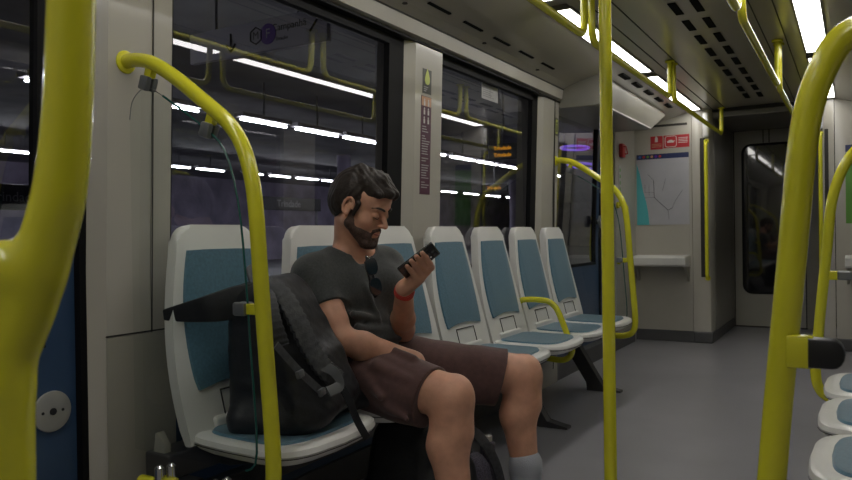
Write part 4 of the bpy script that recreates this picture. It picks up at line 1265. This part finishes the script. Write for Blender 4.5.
# beard and moustache
G = SDFinit([(-1.50, -1.18), (1.80, 2.07), (.92, 1.16)], .0022)
for s in (1, -1):
    cone(G, hp_(.012, s*.0545, -.008), hp_(.015, s*.0525, -.048), .0100*HS, .0185*HS, .01)
    cone(G, hp_(.014, s*.0525, -.050), hp_(.070, s*.019, -.095), .0205*HS, .0200*HS, .012)
    cone(G, hp_(.052, s*.040, -.062), hp_(.074, s*.024, -.070), .016*HS, .014*HS, .012)
    cone(G, hp_(.088, s*.019, -.052), hp_(.096, s*.003, -.043), .0048*HS, .0052*HS, .004)
    cone(G, hp_(.087, s*.020, -.052), hp_(.082, s*.024, -.078), .0052*HS, .0075*HS, .005)
cone(G, hp_(.080, -.010, -.096), hp_(.080, .010, -.096), .0205*HS, .0205*HS, .012)
cone(G, hp_(.093, -.006, -.079), hp_(.093, .006, -.079), .006*HS, .006*HS, .006)
wobble(G, .0012, 420, 3)
mesh_sdf(G, 'beard', 'beard', MAN)
# eyebrows, lash lines, lips
for s in (1, -1):
    bm = bm_new(); tube(bm, smooth_path([hp_(.070, s*.050, .022), hp_(.0885, s*.038, .0285), hp_(.0965, s*.022, .0265), hp_(.0985, s*.011, .022)], 4), [.0022]*3+[.0036]*8+[.0025]*2, 8); finish(bm, 'eyebrow', 'hair', MAN, True)
    bm = bm_new(); tube(bm, smooth_path([hp_(.0835, s*.0445, -.0035), hp_(.0915, s*.036, -.0065), hp_(.0935, s*.029, -.0070), hp_(.0895, s*.0195, -.0045)], 4), .0013, 6); finish(bm, 'eyelashes', 'hair', MAN, True)
bm = bm_new(); tube(bm, smooth_path([hp_(.087, -.019, -.0590), hp_(.0955, -.008, -.0600), hp_(.0970, 0, -.0598), hp_(.0955, .008, -.0600), hp_(.087, .019, -.0590)], 4), [.0012]+[.0030]*15+[.0012], 8); finish(bm, 'lips', 'lips', MAN, True)
# wrist band
dd = Vector(WRL-ELL).normalized()
for i, off in enumerate((-.024, -.016, -.006)):
    c = Vector(WRL)+dd*off; u = dd.orthogonal().normalized(); v = dd.cross(u); rr_ = .0275 - .0012*i
    bm = bm_new(); tube(bm, [c+(u*math.cos(a)+v*math.sin(a))*rr_+dd*.003*math.sin(3*a+i) for a in [k*2*PI/24 for k in range(25)]], .0038, 8)
    finish(bm, 'wristband', 'red_band', MAN, True)
# socks and shoes
for kn, an, s in ((KNR, ANR, -1), (KNL, ANL, 1)):
    top = kn*.33+an*.67
    G = SDFinit([(an[0]-.12, an[0]+.24), (an[1]-.1, an[1]+.1), (.0, .30)], .003)
    cone(G, top+V3(0, 0, -.03), an, .0530, .0420, .01); cone(G, an, an+V3(.05, 0, -.02), .039, .035, .01)
    cone(G, top+V3(0, 0, -.016), top+V3(0, 0, -.003), .0550, .0550, .0)
    mesh_sdf(G, 'sock', 'sock', MAN)
    G = SDFinit([(an[0]-.12, an[0]+.28), (an[1]-.1, an[1]+.1), (.0, .16)], .003)
    cone(G, an+V3(-.02, 0, -.035), an+V3(.06, s*.004, -.035), .046, .045, .0); cone(G, an+V3(.06, s*.004, -.040), an+V3(.165, s*.012, -.048), .045, .036, .02)
    cone(G, an+V3(-.005, 0, 0), an+V3(.0, 0, -.03), .044, .046, .01)
    halfspace(G, (0, 0, .014), (0, 0, -1)); 
    ell(G, an+V3(.0, 0, .055), (.038, .038, .035), .0, 'sub')
    sho = mesh_sdf(G, 'shoe', 'shoe', MAN)
    bm = bm_new(); ol = []
    for k in range(28):
        a = 2*PI*k/28; ol.append((an[0]+.065+.145*math.cos(a), an[1]+s*.006+.046*math.copysign(abs(math.sin(a))**.7, math.sin(a)), .002))
    prism(bm, ol, (0, 0, .022), .003); finish(bm, 'sole', 'sole', sho, True)

# phone
t = thing('smartphone', 'black smartphone held in the man\'s left hand', 'phone', tuple(PC))
def ph_box(hx, hw, hb, ca, cw, cb, bev, m, name, par):
    b2 = bm_new(); box(b2, -hx, hx, -hw, hw, -hb, hb, bev, 3)
    Mx = Matrix((Vector(pL), Vector(pW), Vector(pB))).transposed().to_4x4(); Mx.translation = Vector(ph(ca, cw, cb)); b2.transform(Mx)
    return finish(b2, name, m, par, True)
ph_box(.062, .032, .0045, .010, 0, 0, .004, 'phone_black', 'case', t)
ph_box(.056, .028, .0008, .010, 0, -.0048, .0, 'lens_dark', 'screen', t)
cb_ = ph_box(.015, .019, .0012, .052, -.004, .0055, .0008, 'phone_dark', 'camera_block', t)
bm = bm_new()
for a, w in ((.058, .005), (.058, -.012), (.044, .005)): disc(bm, ph(a, w, .0064), tuple(pB), .0062, .0012, 16)
finish(bm, 'lens', 'lens_dark', cb_)
bm = bm_new(); disc(bm, ph(.044, -.012, .0064), tuple(pB), .003, .0012, 10); finish(bm, 'flash', 'white_ink', cb_)

# sunglasses hooked in the V of the shirt
t = thing('sunglasses', 'black sunglasses hooked into the V neck of the man\'s T-shirt', 'sunglasses', (-1.295, 1.925, .83))
c0 = np.array(pX(369, 267, -1.305))
lat = V3(.12, .16, -.97); lat /= np.linalg.norm(lat)       # the pair hangs sideways
fw = V3(.85, -.45, .15); fw -= lat*fw.dot(lat); fw /= np.linalg.norm(fw); dn = np.cross(lat, fw)
for i, sgn in enumerate((-1, 1)):
    cc = c0+lat*(.030+.032*sgn*1.0)+fw*.016
    bm = bm_new(); pts = []
    for k in range(22):
        a = 2*PI*k/22; pts.append(Vector(cc+lat*.026*math.copysign(abs(math.cos(a))**.8, math.cos(a))+dn*.020*math.copysign(abs(math.sin(a))**.8, math.sin(a))))
    prism(bm, pts, tuple(fw*.003)); finish(bm, 'lens', 'lens_dark', t, True)
    bm = bm_new(); tube(bm, pts+[pts[0]], .0028, 8); finish(bm, 'rim', 'black_plastic', t, True)
bm = bm_new(); tube(bm, [Vector(c0+lat*.024+fw*.018), Vector(c0+lat*.036+fw*.018)], .003, 8); finish(bm, 'bridge', 'black_plastic', t, True)
for sgn in (-1, 1):
    e0 = c0+lat*(.030+.058*sgn)+fw*.016
    bm = bm_new(); tube(bm, smooth_path([Vector(e0), Vector(e0-fw*.010+dn*.006), Vector(c0+lat*(.03-.05*sgn)+fw*.006+dn*.012*sgn)], 4), .0026, 8, flat=(1.6, 1)); finish(bm, 'temple', 'chrome' if sgn < 0 else 'black_plastic', t, True)

# ------------------------------------------------------------------ backpack on the first seat
t = thing('backpack', 'large black travel backpack standing on the seat nearest the screen', 'backpack', (-1.38, 1.59, .47))
Rb = Matrix.Rotation(math.radians(9), 3, 'X') @ Matrix.Rotation(math.radians(-9), 3, 'Y') @ Matrix.Rotation(math.radians(12), 3, 'Z')
Rb = np.array(Rb)
bc = V3(-1.375, 1.575, .660)
G = SDFinit([(-1.58, -1.10), (1.30, 1.88), (.44, .96)], .0035)
rbox(G, bc, (.120, .130, .200), .055, .0, 'add', Rb, taper=.30)
def bp(x, y, z): return bc+Rb@V3(x, y, z)
rbox(G, bp(.095, .0, -.085), (.055, .110, .100), .045, .02, 'add', Rb, taper=.15)     # front pocket
rbox(G, bp(.02, .125, -.09), (.075, .035, .10), .03, .02, 'add', Rb)                  # side pocket
rbox(G, bp(-.01, 0, .180), (.075, .075, .030), .03, .03, 'add', Rb)                   # lid
cone(G, V3(-1.33, 1.70, .505), V3(-1.25, 1.82, .500), .045, .026, .03)
cone(G, V3(-1.40, 1.44, .50), V3(-1.27, 1.50, .50), .04, .04, .03)
wobble(G, .004, 38, 11); wobble(G, .0016, 110, 12)
sl, X = _sub(G, G['o'], G['o']+np.array(G['n'])*G['h'])
# keep clear of pan and backrest
G['f'] = np.maximum(G['f'], .4705-X[..., 2])
G['f'] = np.maximum(G['f'], (-1.487-.114*(X[..., 2]-.46)/.55+.002)-X[..., 0])
main = mesh_sdf(G, 'main_bag', 'nylon_black', t)
# padded shoulder straps with ridges
def strap(name, pts, w, h, m, up, parent=t, ridges=False, ws=None):
    P = smooth_path(pts, 12 if ridges else 8)
    r = [1+(.09*math.sin(i*2.1) if ridges else 0) for i in range(len(P))]
    if ws: r = [float(np.interp(i/8, range(len(ws)), ws)) for i in range(len(P))]
    bm = bm_new(); tube(bm, P, r, 12, flat=(w, h), up=up); return finish(bm, name, m, parent, True)
up_ = (1, -.6, .5)
strap('shoulder_strap', [pX(262, 284, -1.315), pX(281, 294, -1.285), pX(296, 318, -1.245), pX(309, 345, -1.215), pX(322, 366, -1.195), pX(338, 380, -1.185)], .026, .011, 'nylon_grey', up_, ridges=True)
strap('shoulder_strap', [pX(262, 286, -1.33), pX(269, 300, -1.28), pX(274, 322, -1.245), pX(282, 346, -1.22)], .019, .009, 'nylon_black', up_, ridges=True)
strap('webbing', [pX(338, 380, -1.185), pX(349, 400, -1.165), pX(357, 420, -1.155), pX(367, 438, -1.145)], .011, .002, 'nylon_black', up_)
strap('webbing', [pX(276, 345, -1.160), pX(300, 372, -1.155), pX(322, 392, -1.155)], .010, .002, 'nylon_grey', up_)
strap('webbing', [pX(322, 366, -1.190), pX(334, 372, -1.170), pX(340, 385, -1.160), pX(328, 392, -1.155)], .014, .002, 'buckle', up_)
strap('grab_loop', [bp(-.02, -.035, .205), bp(-.03, -.02, .245), bp(-.03, .02, .245), bp(-.02, .035, .205)], .010, .004, 'nylon_grey', (1, 0, 0))
# belt wing thrown to the left over the seat's shoulder
strap('hip_belt', [pX(256, 300, -1.40), pX(235, 303, -1.44), pX(212, 308, -1.47), pX(188, 312, -1.535), pX(164, 315, -1.60)], .050, .012, 'nylon_black', (1, -.8, .1), ws=[1, .9, .75, .55, .28])
for c in (pX(300, 374, -1.15), pX(322, 392, -1.145)):
    b2 = bm_new(); box(b2, -.006, .006, -.013, .013, -.009, .009, .003); Mx = Matrix(Rb.tolist()).to_4x4(); Mx.translation = c; b2.transform(Mx)
    finish(b2, 'buckle', 'buckle', t, True)

# second bag on the floor behind the man's shins
t = thing('backpack', 'dark backpack with a mauve mesh pocket on the floor behind the man\'s legs', 'backpack', (-1.22, 2.08, 0))
G = SDFinit([(-1.45, -.98), (1.85, 2.36), (.0, .46)], .0035)
rbox(G, (-1.235, 2.08, .205), (.135, .165, .20), .06, 0, 'add', None, taper=.2)
rbox(G, (-1.16, 2.05, .15), (.11, .13, .13), .05, .02, 'add', None, taper=.2)
wobble(G, .004, 40, 21)
sl, X = _sub(G, G['o'], G['o']+np.array(G['n'])*G['h']); G['f'] = np.maximum(G['f'], .003-X[..., 2])
mesh_sdf(G, 'main_bag', 'nylon_black', t)
G = SDFinit([(-1.25, -.96), (2.08, 2.36), (.0, .40)], .003)
rbox(G, (-1.13, 2.195, .13), (.085, .075, .125), .05, 0, 'add', None, taper=.25)
wobble(G, .003, 50, 23)
sl, X = _sub(G, G['o'], G['o']+np.array(G['n'])*G['h']); G['f'] = np.maximum(G['f'], .003-X[..., 2])
mesh_sdf(G, 'mesh_pocket', 'mesh_mauve', t)
strap('shoulder_strap', [Vector((-1.17, 2.10, .39)), Vector((-1.08, 2.17, .33)), Vector((-1.045, 2.24, .22)), Vector((-1.03, 2.27, .10))], .018, .006, 'nylon_grey', (1, -.5, .2), t)
strap('shoulder_strap', [Vector((-1.20, 2.02, .40)), Vector((-1.10, 2.03, .34)), Vector((-1.05, 2.0, .22)), Vector((-1.05, 1.98, .10))], .018, .006, 'nylon_grey', (1, -.5, .2), t)
bm = bm_new(); disc(bm, (-1.10, 2.30, .27), (0, 0, 1), .016, .02, 16, .003); b2_ = finish(bm, 'bottle_cap', 'white_ink', t, True)
bm = bm_new(); disc(bm, (-1.10, 2.30, .06), (0, 0, 1), .026, .21, 16, .01); finish(bm, 'bottle', 'mesh_mauve', t, True)

# ------------------------------------------------------------------ world, colour management
w = bpy.data.worlds.new('world'); SC.world = w; w.use_nodes = True
w.node_tree.nodes['Background'].inputs[0].default_value = (.10, .10, .16, 1)
w.node_tree.nodes['Background'].inputs[1].default_value = .05
SC.view_settings.view_transform = 'Standard'; SC.view_settings.look = 'None'
SC.view_settings.exposure = -.62; SC.view_settings.gamma = 1; SC.view_settings.use_curve_mapping = False
SC.cycles.max_bounces = 10; SC.cycles.transparent_max_bounces = 12; SC.cycles.sample_clamp_indirect = 4
SC.cycles.use_denoising = True
